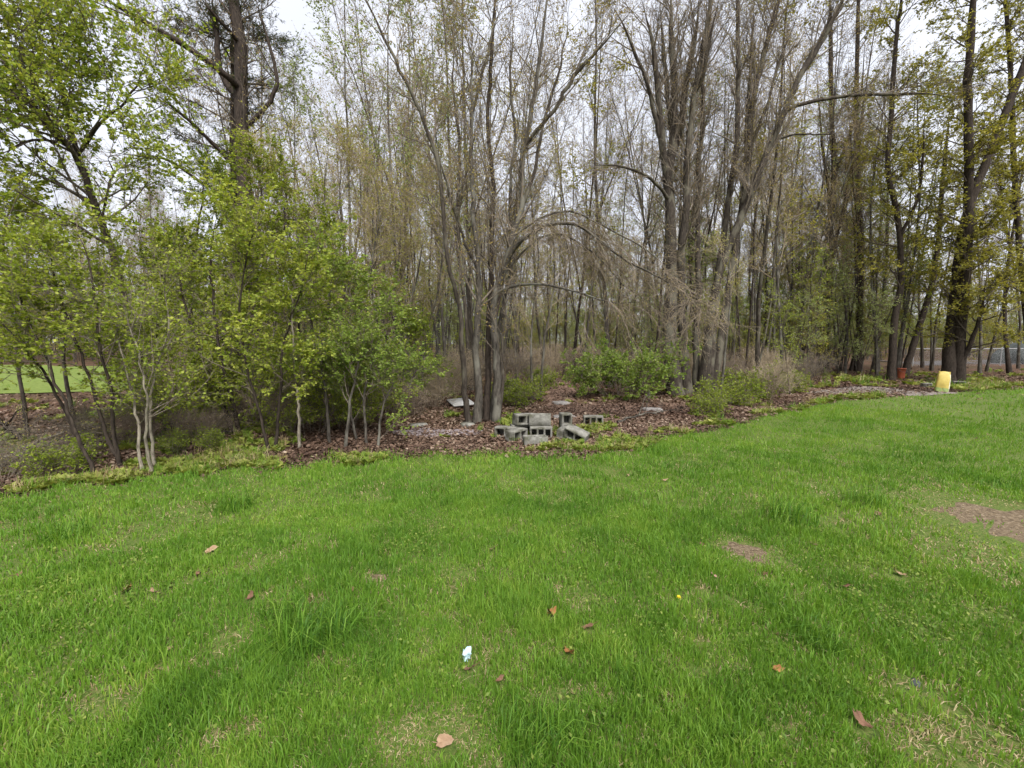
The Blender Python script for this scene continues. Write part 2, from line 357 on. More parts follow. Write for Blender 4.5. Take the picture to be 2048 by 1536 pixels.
BARE = []      # bare places in the lawn: x, y, rx, ry
def bare(px, py, wpx, hpx, mat, seed, name='bare_soil'):
    c = on_ground(px, py); k = c[1] / FPX
    n_ = on_ground(px, py + hpx / 2); f_ = on_ground(px, py - hpx / 2)
    rx, ry = wpx / 2 * k, (f_[1] - n_[1]) / 2
    patch(name, c[0], c[1], rx, ry, mat, seed, rough=.4)
    BARE.append((c[0], c[1], rx, ry))
bare(1495, 1108, 88, 46, M['soil'], 1)
bare(2080, 1066, 285, 136, M['soil'], 2)
bare(752, 1160, 50, 22, M['soil'], 3)
bare(1200, 890, 90, 26, M['soil_red'], 5)
WORN = []      # worn places where the grass is thin and strawy: x, y, rx, ry
for px, py, wpx, hpx in ((665, 1330, 130, 26), (850, 1480, 380, 110), (1880, 1490, 330, 110), (1080, 1300, 70, 26), (940, 1350, 90, 44), (1825, 1375, 100, 50), (925, 1152, 110, 50),
                         (1180, 1400, 120, 40), (1990, 1240, 120, 60), (500, 1470, 200, 60), (170, 1420, 260, 80), (1960, 1120, 220, 120)):
    c = on_ground(px, py); WORN.append((c[0], c[1], wpx / 2 * c[1] / FPX, (on_ground(px, py - hpx / 2)[1] - on_ground(px, py + hpx / 2)[1]) / 2))
# leaf-strewn path going back from the block pile and other floors of the wood
def strip(name, pts, mat, lift, seed, n=60):
    """a path ribbon: pts = (px, py, half width in m)"""
    c = np.array([on_ground(a, b) for a, b, _ in pts]); w = np.array([p[2] for p in pts], float)
    t = np.linspace(0, len(pts) - 1, n); i = np.arange(len(pts))
    cx, cy, hw = np.interp(t, i, c[:, 0]), np.interp(t, i, c[:, 1]), np.interp(t, i, w)
    dx, dy = np.gradient(cx), np.gradient(cy); l = np.hypot(dx, dy); nx, ny = -dy / l, dx / l
    hw = hw * (1 + 0.18 * np.sin(t * 9 + seed) + 0.1 * np.sin(t * 23))
    u = np.linspace(-1, 1, 11)
    X = cx[:, None] + nx[:, None] * hw[:, None] * u; Y = cy[:, None] + ny[:, None] * hw[:, None] * u
    Z = hgt(X, Y) + lift - (lift + 0.01) * np.abs(u)[None, :] ** 6
    return tag(link(name, grid_mesh(name, X, Y, Z, mat)), kind='structure')
strip('path', [(1200, 892, .28), (1190, 850, .7), (1150, 815, .75), (1120, 790, .7), (1105, 770, .7), (1090, 745, .8), (1085, 722, .8)], M['soil_red'], 0.012, 1)
patch('bare_soil', *on_ground(1260, 815)[:2], 1.9, 0.9, M['soil_red'], 21, base=0.004)
patch('ash_patch', *on_ground(870, 868)[:2], 0.75, 0.42, M['ash'], 22, base=0.028)
patch('gravel_strip', *on_ground(1765, 783)[:2], 2.5, 0.75, M['soil_dull'], 23, base=0.03, rot=0.1)
GS = on_ground(1765, 783)
# mown grass far off on the left, a gravel yard behind the fence
for nm, x0, x1, y0, y1, mt in (('far_lawn', -60, -11.5, 13.2, 29, M['far_turf']), ('gravel_yard', 30, 90, 31, 37, M['yard'])):
    X, Y = np.meshgrid(np.linspace(0, 1, 60), np.linspace(0, 1, 40), indexing='ij')
    yy = y0 + (y1 - y0) * Y
    if nm == 'far_lawn':
        xr = -0.90 * yy + 0.7 * np.sin(yy * 0.9)
        xx = x0 + (xr - x0) * X
    else:
        xx = x0 + (x1 - x0) * X
    zz = hgt(xx, yy) + 0.03
    tag(link(nm, grid_mesh(nm, xx, yy, zz, mt)), kind='structure')

# fallen leaves on the lawn: pixel, size, material, label
leaves_px = [(423, 1108, .105, 'leaf_tan', 'pale tan fallen leaf alone on the left half of the lawn'), (252, 1190, .11, 'leaf_rust', 'rust-orange fallen leaf at the left of the lawn'), (310, 1194, .08, 'leaf_tan', 'small tan leaf beside the rust-orange one at the left'),
    (985, 1106, .10, 'leaf_tan', 'tan curled leaf in the middle of the lawn'), (1125, 1113, .06, 'leaf_tan', 'small pale leaf right of the tan curled one in the middle'), (710, 1191, .075, 'leaf_brown', 'brown leaf below the reddish bare spot'),
    (1103, 1236, .10, 'leaf_rust', 'bright orange-brown leaf in the centre foreground'), (1176, 1264, .095, 'leaf_brown', 'brown shrivelled leaf right of the orange one'), (1138, 1318, .085, 'leaf_rust', 'upright tan-orange leaf below the brown shrivelled one'),
    (942, 1350, .085, 'leaf_brown', 'dark brown leaf just below the pale blue scrap'), (1428, 1160, .09, 'leaf_pink', 'pinkish tan leaf below the round bare spot'), (1625, 1097, .06, 'leaf_pink', 'small pinkish leaf right of the round bare spot'),
    (1797, 1156, .09, 'leaf_tan', 'tan leaf in the grass left of the big bare patch'), (1690, 1183, .07, 'leaf_brown', 'brown leaf in the weeds on the right of the lawn'), (500, 1206, .07, 'leaf_brown', 'dark brown leaf left of the big grass clump'),
    (660, 1108, .06, 'leaf_tan', 'small straw-pale leaf above the big grass clump'), (1555, 1352, .06, 'leaf_rust', 'small amber leaf in the right foreground'), (1330, 966, .09, 'leaf_tan', 'pale leaf high on the lawn near the wood'), (1256, 956, .08, 'leaf_tan', 'pale leaf left of the other one high on the lawn'),
    (1756, 1035, .11, 'leaf_tan', 'long straw-coloured leaf on the upper right lawn'), (1405, 1098, .06, 'leaf_brown', 'little brown leaf left of the round bare spot'), (1530, 1158, .05, 'leaf_brown', 'little brown leaf below and right of the round bare spot'),
    (395, 1158, .06, 'leaf_brown', 'greyish brown leaf under the pale tan one on the left'), (35, 1160, .08, 'leaf_brown', 'brown leaf at the far left edge of the lawn'), (890, 1500, .09, 'leaf_tan', 'tan leaf on the bare turf at the bottom of the picture'),
    (1725, 1462, .09, 'leaf_brown', 'dark brown leaf in the bottom right grass'), (340, 1310, .06, 'leaf_tan', 'small yellowish leaf left of the big grass clump in the foreground'), (1000, 1372, .06, 'leaf_brown', 'little brown leaf right of the one below the blue scrap')]
LEAF_SPOTS = []
for px, py, sz, _, _ in leaves_px + [(930, 1316, .09, 0, 0)]:
    c = on_ground(px, py); LEAF_SPOTS.append((c[0], c[1], sz * .62))

# ------------------------------------------------------------------ plant growth
def cat(pts, n):
    """Catmull-Rom resample"""
    p = np.asarray(pts, float); p = np.vstack([2 * p[0] - p[1], p, 2 * p[-1] - p[-2]])
    m = len(p) - 3; t = np.linspace(0, m - 1e-6, n); i = t.astype(int); f = (t - i)[:, None]
    a, b, c, d = p[i], p[i + 1], p[i + 2], p[i + 3]
    return 0.5 * (2 * b + (c - a) * f + (2 * a - 5 * b + 4 * c - d) * f ** 2 + (3 * b - a - 3 * c + d) * f ** 3)

def grow(rg, st, d, ln, k, jit, trop):
    n = len(st); P = np.zeros((n, k, 3)); P[:, 0] = st; d = unit(d)
    for i in range(1, k):
        d = unit(d + rg.normal(0, jit, (n, 3)) + np.asarray(trop) / k)
        P[:, i] = P[:, i - 1] + d * (ln / (k - 1))[:, None]
    return P

def shoots(rg, P, Rr, per, t0, t1, a0, a1):
    """start, direction, radius and position of side shoots along parents P"""
    n, k, _ = P.shape
    if np.isscalar(per): idx = np.repeat(np.arange(n), per)
    else: idx = np.repeat(np.arange(n), per)
    t = rg.uniform(t0, t1, len(idx)) * (k - 1); i = np.minimum(t.astype(int), k - 2); f = t - i
    s = P[idx, i] * (1 - f)[:, None] + P[idx, i + 1] * f[:, None]
    tg = unit(P[idx, i + 1] - P[idx, i])
    r = Rr[idx, i] * (1 - f) + Rr[idx, i + 1] * f
    w = rg.normal(0, 1, (len(idx), 3)); w = unit(w - (w * tg).sum(1, keepdims=True) * tg)
    a = rg.uniform(a0, a1, len(idx))[:, None]
    return s, np.cos(a) * tg + np.sin(a) * w, r, t / (k - 1)

def taper(r0, r1, k, p=1.0):
    q = np.linspace(0, 1, k)[None, :] ** p
    return r0[:, None] * (1 - q) + r1[:, None] * q

DEF = dict(n1=14, l1=(1.0, 2.0), t1=(0.3, 0.98), a1=(0.5, 1.0), up1=0.45, j1=0.10, r1=0.45, r1max=0.03,
           n2=6, l2=(0.5, 0.9), up2=0.25, n3=6, l3=(0.2, 0.45), up3=0.1, rt=0.004,
           nl=4, ls=(0.02, 0.035), leaf='bud_tan', lr=0.36, wood='twig_grey', flat=0.3, tm=(0.5, 0.22), lvl1=True, dens=None)

def crown(rg, stems, sp):
    """three orders of branches and the leaves or buds on them; stems = [(P, R)]"""
    wood, leaf = MB(), MB()
    for P, Rr in stems:
        n1 = sp['n1'] if not isinstance(sp['n1'], float) else max(3, int(sp['n1'] * np.linalg.norm(np.diff(P, axis=0), axis=1).sum()))
        s1, d1, r1, t1 = shoots(rg, P[None], Rr[None], n1, *sp['t1'], *sp['a1'])
        l1 = rg.uniform(*sp['l1'], n1) * (1.1 - 0.55 * t1)
        P1 = grow(rg, s1, d1, l1, 7, sp['j1'], (0, 0, sp['up1']))
        rr1 = np.clip(r1 * sp['r1'], sp['rt'] * 1.3, sp['r1max'])
        R1 = taper(rr1, np.full(n1, sp['rt']), 7)
        wood.tubes(P1, R1, 4, 0)
        s2, d2, r2, t2 = shoots(rg, P1, R1, sp['n2'], 0.2, 1.0, 0.4, 1.0)
        l2 = rg.uniform(*sp['l2'], len(s2))
        P2 = grow(rg, s2, d2, l2, 4, 0.16, (0, 0, sp['up2']))
        R2 = taper(np.minimum(r2 * 0.7, sp['rt'] * 2), np.full(len(s2), sp['rt'] * 0.7), 4)
        wood.tubes(P2, R2, 3, 0)
        s3, d3, r3, t3 = shoots(rg, P2, R2, sp['n3'], 0.15, 1.0, 0.3, 1.0)
        l3 = rg.uniform(*sp['l3'], len(s3))
        P3 = grow(rg, s3, d3, l3, 2, 0.18, (0, 0, sp['up3']))
        R3 = taper(np.full(len(s3), sp['rt']), np.full(len(s3), sp['rt'] * 0.35), 2)
        wood.tubes(P3, R3, 3, 0)
        if sp['nl'] > 0:
            nl = sp['nl']
            if isinstance(nl, float):
                cnt = rg.poisson(nl, len(P3))
            else:
                cnt = np.full(len(P3), nl)
            sl, dl, _, _ = shoots(rg, P3, R3, cnt, 0.1, 1.0, 0.5, 1.3)
            nn = unit(rg.normal(0, 1, (len(sl), 3)) * (1 - sp['flat']) + np.array([0, 0, 1.5]) * sp['flat'])
            dl = dl * np.array([1, 1, 1 - sp['flat']]) + np.array([0, 0, -0.15])
            leaf.leaves(sl, dl, nn, rg.uniform(*sp['ls'], len(sl)), sp['lr'], 0,
                        np.clip(rg.normal(*sp['tm'], len(sl)) + 0.25 * (vnoise(sl[:, 0] + sl[:, 1], sl[:, 2], 0.45, 5) - 0.5), 0, 1))
    return wood, leaf

def px_stem(rg, pts, Y0, Y1, w0, w1, n=None, wig=0.012, w_p=0.8, flare=0.0, ground=False):
    """a stem from pixel positions: its own depth runs from Y0 to Y1; widths in pixels"""
    m = len(pts); q = np.linspace(0, 1, m)
    P = np.array([at(p[0], p[1], Y0 + (Y1 - Y0) * q[i]) for i, p in enumerate(pts)])
    if ground: P[0, 2] = float(hgt(P[0, 0], P[0, 1])) - 0.06
    n = n or max(10, 4 * m)
    P = cat(P, n); P[1:-1] += rg.normal(0, wig, (n - 2, 3)) * np.array([1, 1, 0.3])
    kn = max(4, n // 4); kz = rg.normal(0, 1, (kn, 3)) * 0.022 * np.array([1, 1, .5]) * min(1.0, Y0 / 8); kz[0] = 0
    P += np.stack([np.interp(np.linspace(0, kn - 1, n), np.arange(kn), kz[:, c]) for c in range(3)], 1)
    Yq = P[:, 1]; q = np.linspace(0, 1, n)
    Rr = 0.5 * (w0 + (w1 - w0) * q ** w_p) * Yq / FPX
    Rr = Rr * (1 + flare * np.exp(-np.linspace(0, 1, n) * 14)) * (1 + rg.normal(0, 0.025, n))
    return P, Rr

def extend(rg, P, Rr, ln, k=5):
    """continue a stem upwards beyond the edge of the picture"""
    d = unit(P[-1] - P[-4])
    E = grow(rg, P[-1:], d[None], np.array([ln]), k, 0.06, (0, 0, 0.25))[0]
    return np.vstack([P, E[1:]]), np.concatenate([Rr, np.linspace(Rr[-1], 0.006, k)[1:]])

def join_limb(rg, stems, limb):
    """set a limb's foot into the nearest stem and let its end run out thin, beyond the picture if it leaves it"""
    P, Rr = limb[0].copy(), limb[1].copy()
    best = min(((np.linalg.norm(Q - P[0], axis=1).min(), i) for i, (Q, _) in enumerate(stems)))
    Q = stems[best[1]][0]; j = int(np.linalg.norm(Q - P[0], axis=1).argmin())
    if best[0] < 1.6:
        P += (Q[j] - P[0])[None] * ((1 - np.linspace(0, 1, len(P))) ** 2)[:, None]
        Rr = np.minimum(Rr, stems[best[1]][1][j] * .85)
    if P[-1][2] > CAM_H + P[-1][1] * .78: return extend(rg, P, Rr, 2.0)
    return P, Rr * np.clip((1 - np.linspace(0, 1, len(P))) * 3.0, .12, 1)

def plant(name, label, cat_, stems, sp, bark, group=None, stem_name='trunk', leaf_name='foliage', rg=None, extra=None, sides=10, twig_name='twigs'):
    """a tree or shrub as a thing: each stem a part, its fine branches and leaves two more"""
    base = stems[0][0][0]
    stems = [(P, Rr * np.clip((1 - np.linspace(0, 1, len(P))) * 6.0, .15, 1)) for P, Rr in stems]
    done = list(stems); ex_ = []
    for e_ in (extra or []):
        e_ = join_limb(rg, done, e_); done.append(e_); ex_.append(e_)
    extra = ex_
    root = tag(link(name, None, loc=base), label, cat_, group)
    for i_, (P, Rr) in enumerate(stems):
        mb = MB(); mb.tubes((P - base)[None], Rr[None], sides)
        link(stem_name, mb.mesh(stem_name, bark[i_ % len(bark)] if isinstance(bark, list) else bark, True), root)
    bark = bark[0] if isinstance(bark, list) else bark
    if extra:
        for P, Rr in extra:
            mb = MB(); mb.tubes((P - base)[None], Rr[None], 7)
            link('limb', mb.mesh('limb', bark, True), root)
    if sp:
        sp = {**DEF, **sp}
        w, l = crown(rg, [(P - base, Rr) for P, Rr in list(stems) + list(extra or [])], sp)
        tag(link(twig_name, w.mesh(twig_name, M[sp['wood']]), root), kind='stuff')
        if l.n: tag(link(leaf_name, l.mesh(leaf_name, M[sp['leaf']]), root), kind='stuff')
    return root

# ------------------------------------------------------------------ the trees one can tell apart
rg = np.random.default_rng(11)
def S(pts, Y0, Y1, w0, w1, **k):
    return px_stem(rg, pts, Y0, Y1, w0, w1, **k)

# centre: the clump of grey stems beside the block pile, with the arching bough
yc = on_ground(965, 848)[1]
stems = [S([(938, 852), (932, 780), (926, 690), (916, 610), (893, 505), (872, 335), (835, 219), (794, 130), (746, 27)], yc, yc - 0.9, 12, 5, flare=0.25, ground=True),
         S([(953, 852), (957, 780), (952, 700), (958, 620), (955, 530), (951, 430), (946, 330), (941, 230), (935, 130), (925, 20)], yc + .1, yc + 0.2, 17, 4, flare=0.25, ground=True),
         S([(972, 848), (972, 750), (976, 650), (985, 560), (982, 480), (985, 380), (976, 250), (978, 150), (990, 0)], yc + .3, yc + 1.0, 13, 6, flare=0.3, ground=True),
         S([(992, 846), (990, 750), (985, 650), (992, 590), (1008, 540), (1030, 470), (1046, 400), (1048, 330), (1056, 270), (1075, 160), (1092, 0)], yc + .1, yc + 0.5, 16, 7, flare=0.25, ground=True),
         S([(996, 845), (1003, 760), (1008, 680), (1012, 620), (1010, 560)], yc + .25, yc + .3, 9, 5, flare=0.2, ground=True),
         S([(963, 850), (950, 740), (935, 640), (930, 540), (915, 430), (920, 300), (905, 170), (910, 40)], yc + .35, yc + 1.0, 10, 4, flare=0.3, ground=True),
         S([(980, 848), (992, 740), (1000, 640), (1025, 520), (1020, 400), (1030, 280), (1022, 150), (1035, 0)], yc + .4, yc + 1.3, 10, 4, flare=0.3, ground=True)]
extra = [S([(1054, 285), (1085, 245), (1120, 205), (1150, 150), (1200, 92), (1275, 5)], yc + .4, yc - 0.3, 11, 6),
         S([(942, 260), (955, 180), (975, 110), (990, 40), (996, 0)], yc + .2, yc + .5, 9, 6),
         S([(960, 545), (930, 480), (905, 400), (885, 330), (870, 250)], yc, yc - .6, 7, 3),
         S([(1045, 420), (1070, 340), (1085, 250), (1120, 120), (1138, 0)], yc + .2, yc + .9, 8, 4)]
arch = S([(1004, 552), (1030, 500), (1060, 465), (1105, 446), (1150, 448), (1205, 482), (1262, 522), (1330, 562), (1385, 600), (1425, 650)], yc + .1, yc - 1.0, 10, 2.5)
low1 = S([(995, 575), (1040, 562), (1090, 565), (1150, 582), (1220, 605), (1300, 604)], yc, yc - .7, 7, 2.5)
centre_tree = plant('multi_stem_tree', 'tall grey multi-stemmed tree beside the concrete blocks, with an arching bough', 'tree',
                    [extend(rg, *s, 3.0) if i in (0, 2, 3) else s for i, s in enumerate(stems)],
                    dict(n1=2.6, l1=(0.7, 1.7), t1=(0.32, 0.99), a1=(0.35, 0.95), up1=0.45, n2=6, l2=(0.35, 0.85), n3=5, rt=0.0028, nl=2.0, ls=(0.022, 0.04), leaf='bud_tan', wood='twig_grey', tm=(0.4, 0.2)),
                    [M['bark_brown'], M['bark_grey'], M['bark_dark'], M['bark_grey'], M['bark_brown']], stem_name='stem', leaf_name='buds', rg=rg, extra=extra, sides=12)
base = np.array(centre_tree.location)
arch, low1 = join_limb(rg, stems, arch), join_limb(rg, stems, low1)
arch2 = join_limb(rg, stems, S([(1000, 560), (1040, 505), (1085, 470), (1130, 468), (1190, 510), (1240, 560), (1300, 610), (1350, 680)], yc + .2, yc - .2, 5, 2))
arch3 = join_limb(rg, stems, S([(1030, 475), (1080, 440), (1140, 425), (1210, 455), (1290, 500), (1345, 555), (1390, 620)], yc + .3, yc + .3, 5, 2))
for P, Rr in (arch, low1, arch2, arch3):
    mb = MB(); mb.tubes((P - base)[None], Rr[None], 7); link('limb', mb.mesh('limb', M['bark_grey'], True), centre_tree)
# the bough's drooping spray of fine twigs
mb = MB(); lv = MB()
for (P, Rr), n1 in ((arch, 60), (low1, 20), (arch2, 30), (arch3, 24)):
    s1, d1, r1, t1 = shoots(rg, P[None], Rr[None], n1, 0.16, 0.96, 0.7, 1.5)
    P1 = grow(rg, s1, d1 * np.array([1, 1, 0.7]), rg.uniform(0.4, 1.1, n1), 8, 0.13, (0.12, -0.05, -1.0))
    R1 = taper(np.full(n1, 0.0065), np.full(n1, 0.003), 8); mb.tubes(P1 - base, R1, 3)
    s2, d2, r2, t2 = shoots(rg, P1, R1, 9, 0.1, 1.0, 0.3, 1.0)
    P2 = grow(rg, s2, d2, rg.uniform(0.2, 0.6, len(s2)), 4, 0.15, (0.05, 0, -0.45))
    R2 = taper(np.full(len(s2), 0.0044), np.full(len(s2), 0.002), 4); mb.tubes(P2 - base, R2, 3)
    s3, d3, r3, t3 = shoots(rg, P2, R2, 3, 0.2, 1.0, 0.3, 0.9)
    P3 = grow(rg, s3, d3, rg.uniform(0.1, 0.25, len(s3)), 3, 0.15, (0, 0, -0.2))
    mb.tubes(P3 - base, taper(np.full(len(s3), 0.003), np.full(len(s3), 0.0014), 3), 3)
    sl, dl, _, _ = shoots(rg, P3, np.ones(P3.shape[:2]), 1, 0.3, 1, 0.4, 1.2)
    lv.leaves(sl - base, dl, rg.normal(0, 1, sl.shape), rg.uniform(0.012, 0.024, len(sl)), 0.4, 0, rg.uniform(0.2, 0.9, len(sl)))
tag(link('drooping_twigs', mb.mesh('drooping_twigs', M['twig_ash']), centre_tree), kind='stuff')
tag(link('bough_buds', lv.mesh('bough_buds', M['bud_tan']), centre_tree), kind='stuff')

# right of centre: the thick pair of trunks splitting into upright limbs, and the fan of leaning ones
yt = on_ground(1358, 790)[1]
A = S([(1352, 792), (1347, 740), (1342, 640), (1345, 540), (1340, 440), (1339, 350), (1346, 270), (1346, 180), (1342, 90), (1343, 0)], yt, yt + .3, 28, 8, flare=.4, ground=True, n=50, w_p=1.1)
B = S([(1374, 792), (1366, 700), (1362, 620), (1365, 520), (1371, 420), (1374, 310), (1386, 210), (1402, 120), (1418, 0)], yt + .2, yt - .2, 20, 8, flare=.4, ground=True, n=46)
C = S([(1392, 786), (1392, 690), (1396, 580), (1394, 480), (1398, 350), (1405, 250), (1410, 150), (1424, 0)], yt + .5, yt + .9, 13, 6, flare=.3, ground=True)
ex = [S([(1339, 370), (1328, 300), (1318, 200), (1304, 90), (1284, 0)], yt + .2, yt - .6, 15, 8),
      S([(1352, 330), (1366, 250), (1376, 160), (1394, 70), (1398, 0)], yt + .2, yt + .8, 14, 9),
      S([(1390, 195), (1412, 130), (1440, 0)], yt - .1, yt - .6, 10, 6),
      S([(1330, 310), (1312, 230), (1290, 150), (1255, 70), (1222, 0)], yt + .1, yt - .9, 9, 5),
      S([(1338, 390), (1300, 352), (1240, 332), (1170, 330)], yt, yt - 1.4, 8, 3),
      S([(1345, 300), (1335, 200), (1325, 100), (1318, 0)], yt + .2, yt + 1.3, 10, 6)]
plant('twin_trunk_tree', 'thick twin-trunked grey tree behind the round green bush, splitting into upright limbs', 'tree',
      [extend(rg, *A, 5), extend(rg, *B, 5), extend(rg, *C, 4)],
      dict(n1=2.4, l1=(0.9, 2.2), t1=(0.35, 0.99), a1=(0.3, 0.8), up1=0.55, n2=6, l2=(0.5, 1.0), n3=5, rt=0.0045, nl=1.2, ls=(0.025, 0.04), leaf='bud_red', wood='twig_grey'),
      M['bark_brown'], stem_name='trunk', leaf_name='buds', rg=rg, extra=ex, sides=12)
D = S([(1412, 776), (1424, 690), (1440, 540), (1456, 420), (1470, 300), (1475, 180), (1475, 0)], yt + .6, yt + 1.2, 17, 7, flare=.3, ground=True)
E = S([(1424, 776), (1446, 660), (1470, 500), (1495, 340), (1505, 210), (1530, 110), (1558, 0)], yt + .9, yt + 1.5, 17, 8, flare=.3, ground=True)
Fm = S([(1402, 780), (1412, 700), (1430, 590), (1456, 500), (1490, 420), (1525, 330), (1562, 240), (1594, 160), (1640, 85), (1684, 0)], yt + .4, yt - .4, 18, 8, flare=.35, ground=True)
ex = [S([(1578, 235), (1620, 214), (1700, 198), (1780, 190), (1850, 189), (1905, 196)], yt - .1, yt - 1.0, 8, 4),
      S([(1545, 285), (1590, 272), (1640, 268), (1690, 275)], yt, yt - .6, 5, 2),
      S([(1488, 345), (1492, 240), (1505, 100), (1510, 0)], yt + 1.2, yt + 1.9, 9, 5),
      S([(1594, 160), (1612, 120), (1650, 60), (1670, 0)], yt - .3, yt - .1, 8, 5),
      S([(1500, 300), (1530, 220), (1560, 120), (1605, 0)], yt + 1.1, yt + 1.6, 7, 4)]
plant('leaning_tree', 'tree of three long bare trunks fanning towards the right, just behind the twin trunks', 'tree',
      [extend(rg, *Fm, 4), extend(rg, *D, 4), extend(rg, *E, 4)],
      dict(n1=2.4, l1=(0.9, 2.0), t1=(0.35, 0.99), a1=(0.3, 0.8), up1=0.55, n2=6, l2=(0.5, 1.0), n3=5, rt=0.0045, nl=1.4, ls=(0.025, 0.045), leaf='bud_tan', wood='twig_grey'),
      M['bark_brown'], stem_name='trunk', leaf_name='buds', rg=rg, extra=ex, sides=10)

# right: dark trunks hung with young leaves
olive = dict(n1=2.0, l1=(1.0, 2.4), t1=(0.22, 0.99), a1=(0.6, 1.2), up1=0.25, n2=6, l2=(0.5, 1.0), n3=5, rt=0.005, nl=7.0, ls=(0.055, 0.1), leaf='leaf_olive', wood='twig_dark', flat=0.45)
right_trees = [
    ('straight_tree', 'straight dark trunk standing alone where the wood thins, forked high up', 24, [[(1648, 745), (1650, 620), (1656, 500), (1663, 420), (1668, 340), (1664, 250), (1662, 120), (1660, 0)]], (15, 6),
     [[(1667, 345), (1690, 290), (1718, 200), (1732, 60)], [(1662, 430), (1650, 340), (1640, 250), (1632, 120)]], dict(nl=1.6, leaf='bud_tan', n1=1.2, ls=(0.05, 0.08))),
    ('slim_tree', 'slim dark trunk just to the right of the forked straight one', 23, [[(1716, 748), (1717, 620), (1722, 480), (1716, 350), (1712, 200), (1716, 0)]], (13, 6), [], dict(nl=5.0, n1=2.0)),
    ('leafy_tree', 'dark trunk with bright olive leaves standing left of the orange bucket', 18, [[(1782, 762), (1788, 650), (1802, 560), (1796, 440), (1776, 340), (1782, 240), (1790, 100), (1800, 0)]], (13, 6),
     [[(1798, 470), (1830, 400), (1845, 320), (1850, 200)]], dict(nl=9.0, n1=2.8, leaf='leaf_olive')),
    ('leafy_tree', 'slanting dark trunk with olive leaves just behind the orange bucket', 20, [[(1808, 758), (1822, 700), (1845, 630), (1868, 550), (1880, 440), (1890, 300)]], (13, 7), [], dict(nl=9.0, n1=2.8)),
    ('thick_tree', 'thickest dark trunk, behind the yellow sack, sweeping up to the right', 17.5, [[(1898, 762), (1902, 690), (1908, 620), (1920, 500), (1945, 390), (1985, 290), (2045, 140), (2100, 20)],
                    [(1915, 762), (1921, 690), (1928, 600), (1936, 480), (1938, 330), (1940, 180), (1945, 0)]], (21, 11), [[(1925, 730), (1945, 690), (1965, 620), (1975, 540)]], dict(nl=9.5, n1=3.4)),
    ('leafy_tree', 'olive-leaved tree at the far right edge, rising in front of the fence', 19, [[(2062, 764), (2052, 640), (2040, 500), (2030, 350), (2020, 150), (2010, 0)]], (12, 6), [], dict(nl=9.5, n1=3.4)),
]
for nm, lab, Y, sts, (w0, w1), exs, sp in right_trees:
    ss = [extend(rg, *S(s, Y, Y + 0.6 * (-1) ** i, w0, w1, flare=.25, ground=True), 2.5) for i, s in enumerate(sts)]
    plant(nm, lab, 'tree', ss, {**olive, **sp}, M['bark_dark'], stem_name='trunk', rg=rg, extra=[S(e, Y, Y - 1.0, w1 + 1, 3) for e in exs], sides=9)

# left: the dark leaning trunk with big fresh leaves, the tall tree with its slanting limb
y1 = on_ground(342, 862)[1]
L1 = S([(345, 866), (300, 760), (270, 680), (240, 575), (215, 490), (186, 392), (150, 310), (100, 260), (60, 205), (0, 110)], y1, y1 - .8, 18, 9, flare=.3, ground=True)
plant('leaning_dark_tree', 'dark slender trunk leaning to the left, crowned with big fresh green leaves', 'tree', [extend(rg, *L1, 2)],
      dict(n1=4.6, l1=(0.8, 2.0), t1=(0.40, 0.99), a1=(0.5, 1.2), up1=0.35, n2=6, l2=(0.4, 0.8), n3=6, nl=10.0, ls=(0.035, 0.07), leaf='leaf_green', wood='twig_dark', flat=0.4, tm=(0.68, 0.25)),
      M['bark_dark'], rg=rg, stem_name='trunk',
      extra=[S([(186, 392), (155, 290), (135, 200), (112, 100), (100, 0)], y1 - .5, y1, 9, 5), S([(215, 490), (205, 420), (218, 350), (212, 300)], y1 - .4, y1 - .9, 5, 3),
             S([(150, 310), (200, 245), (260, 190), (300, 90)], y1 - .5, y1 - .3, 6, 3), S([(130, 280), (60, 280), (0, 320)], y1 - .6, y1 - 1.4, 6, 3)])
y2 = 12.5
L2 = S([(512, 800), (505, 640), (498, 480), (490, 340), (480, 205), (483, 102), (468, 0)], y2, y2 + .5, 30, 20, flare=.3, ground=True)
tall = plant('tall_left_tree', 'tall tree with a long limb slanting up to the top left', 'tree', [extend(rg, *L2, 5)],
      dict(n1=1.6, l1=(1.2, 2.6), t1=(0.35, 0.99), a1=(0.5, 1.0), up1=0.45, n2=6, l2=(0.5, 1.0), n3=5, rt=0.005, nl=2.0, ls=(0.03, 0.05), leaf='bud_red', wood='twig_dark'),
      M['bark_dark'], rg=rg, stem_name='trunk', leaf_name='buds',
      extra=[S([(482, 165), (451, 137), (369, 85), (290, 40), (219, 0), (150, -40)], y2, y2 - 1.8, 13, 8), S([(484, 190), (446, 137), (432, 60), (422, -20)], y2, y2 + .8, 13, 8),
             S([(480, 80), (440, 40), (400, -5)], y2, y2 - .6, 8, 5), S([(490, 330), (417, 263), (350, 215), (301, 181)], y2 - .1, y2 - 1.6, 9, 4),
             S([(492, 400), (403, 355), (330, 320), (239, 308)], y2 - .1, y2 - 1.4, 8, 3), S([(486, 260), (540, 200), (555, 150), (530, 60), (510, 0)], y2, y2 + .6, 9, 5)])
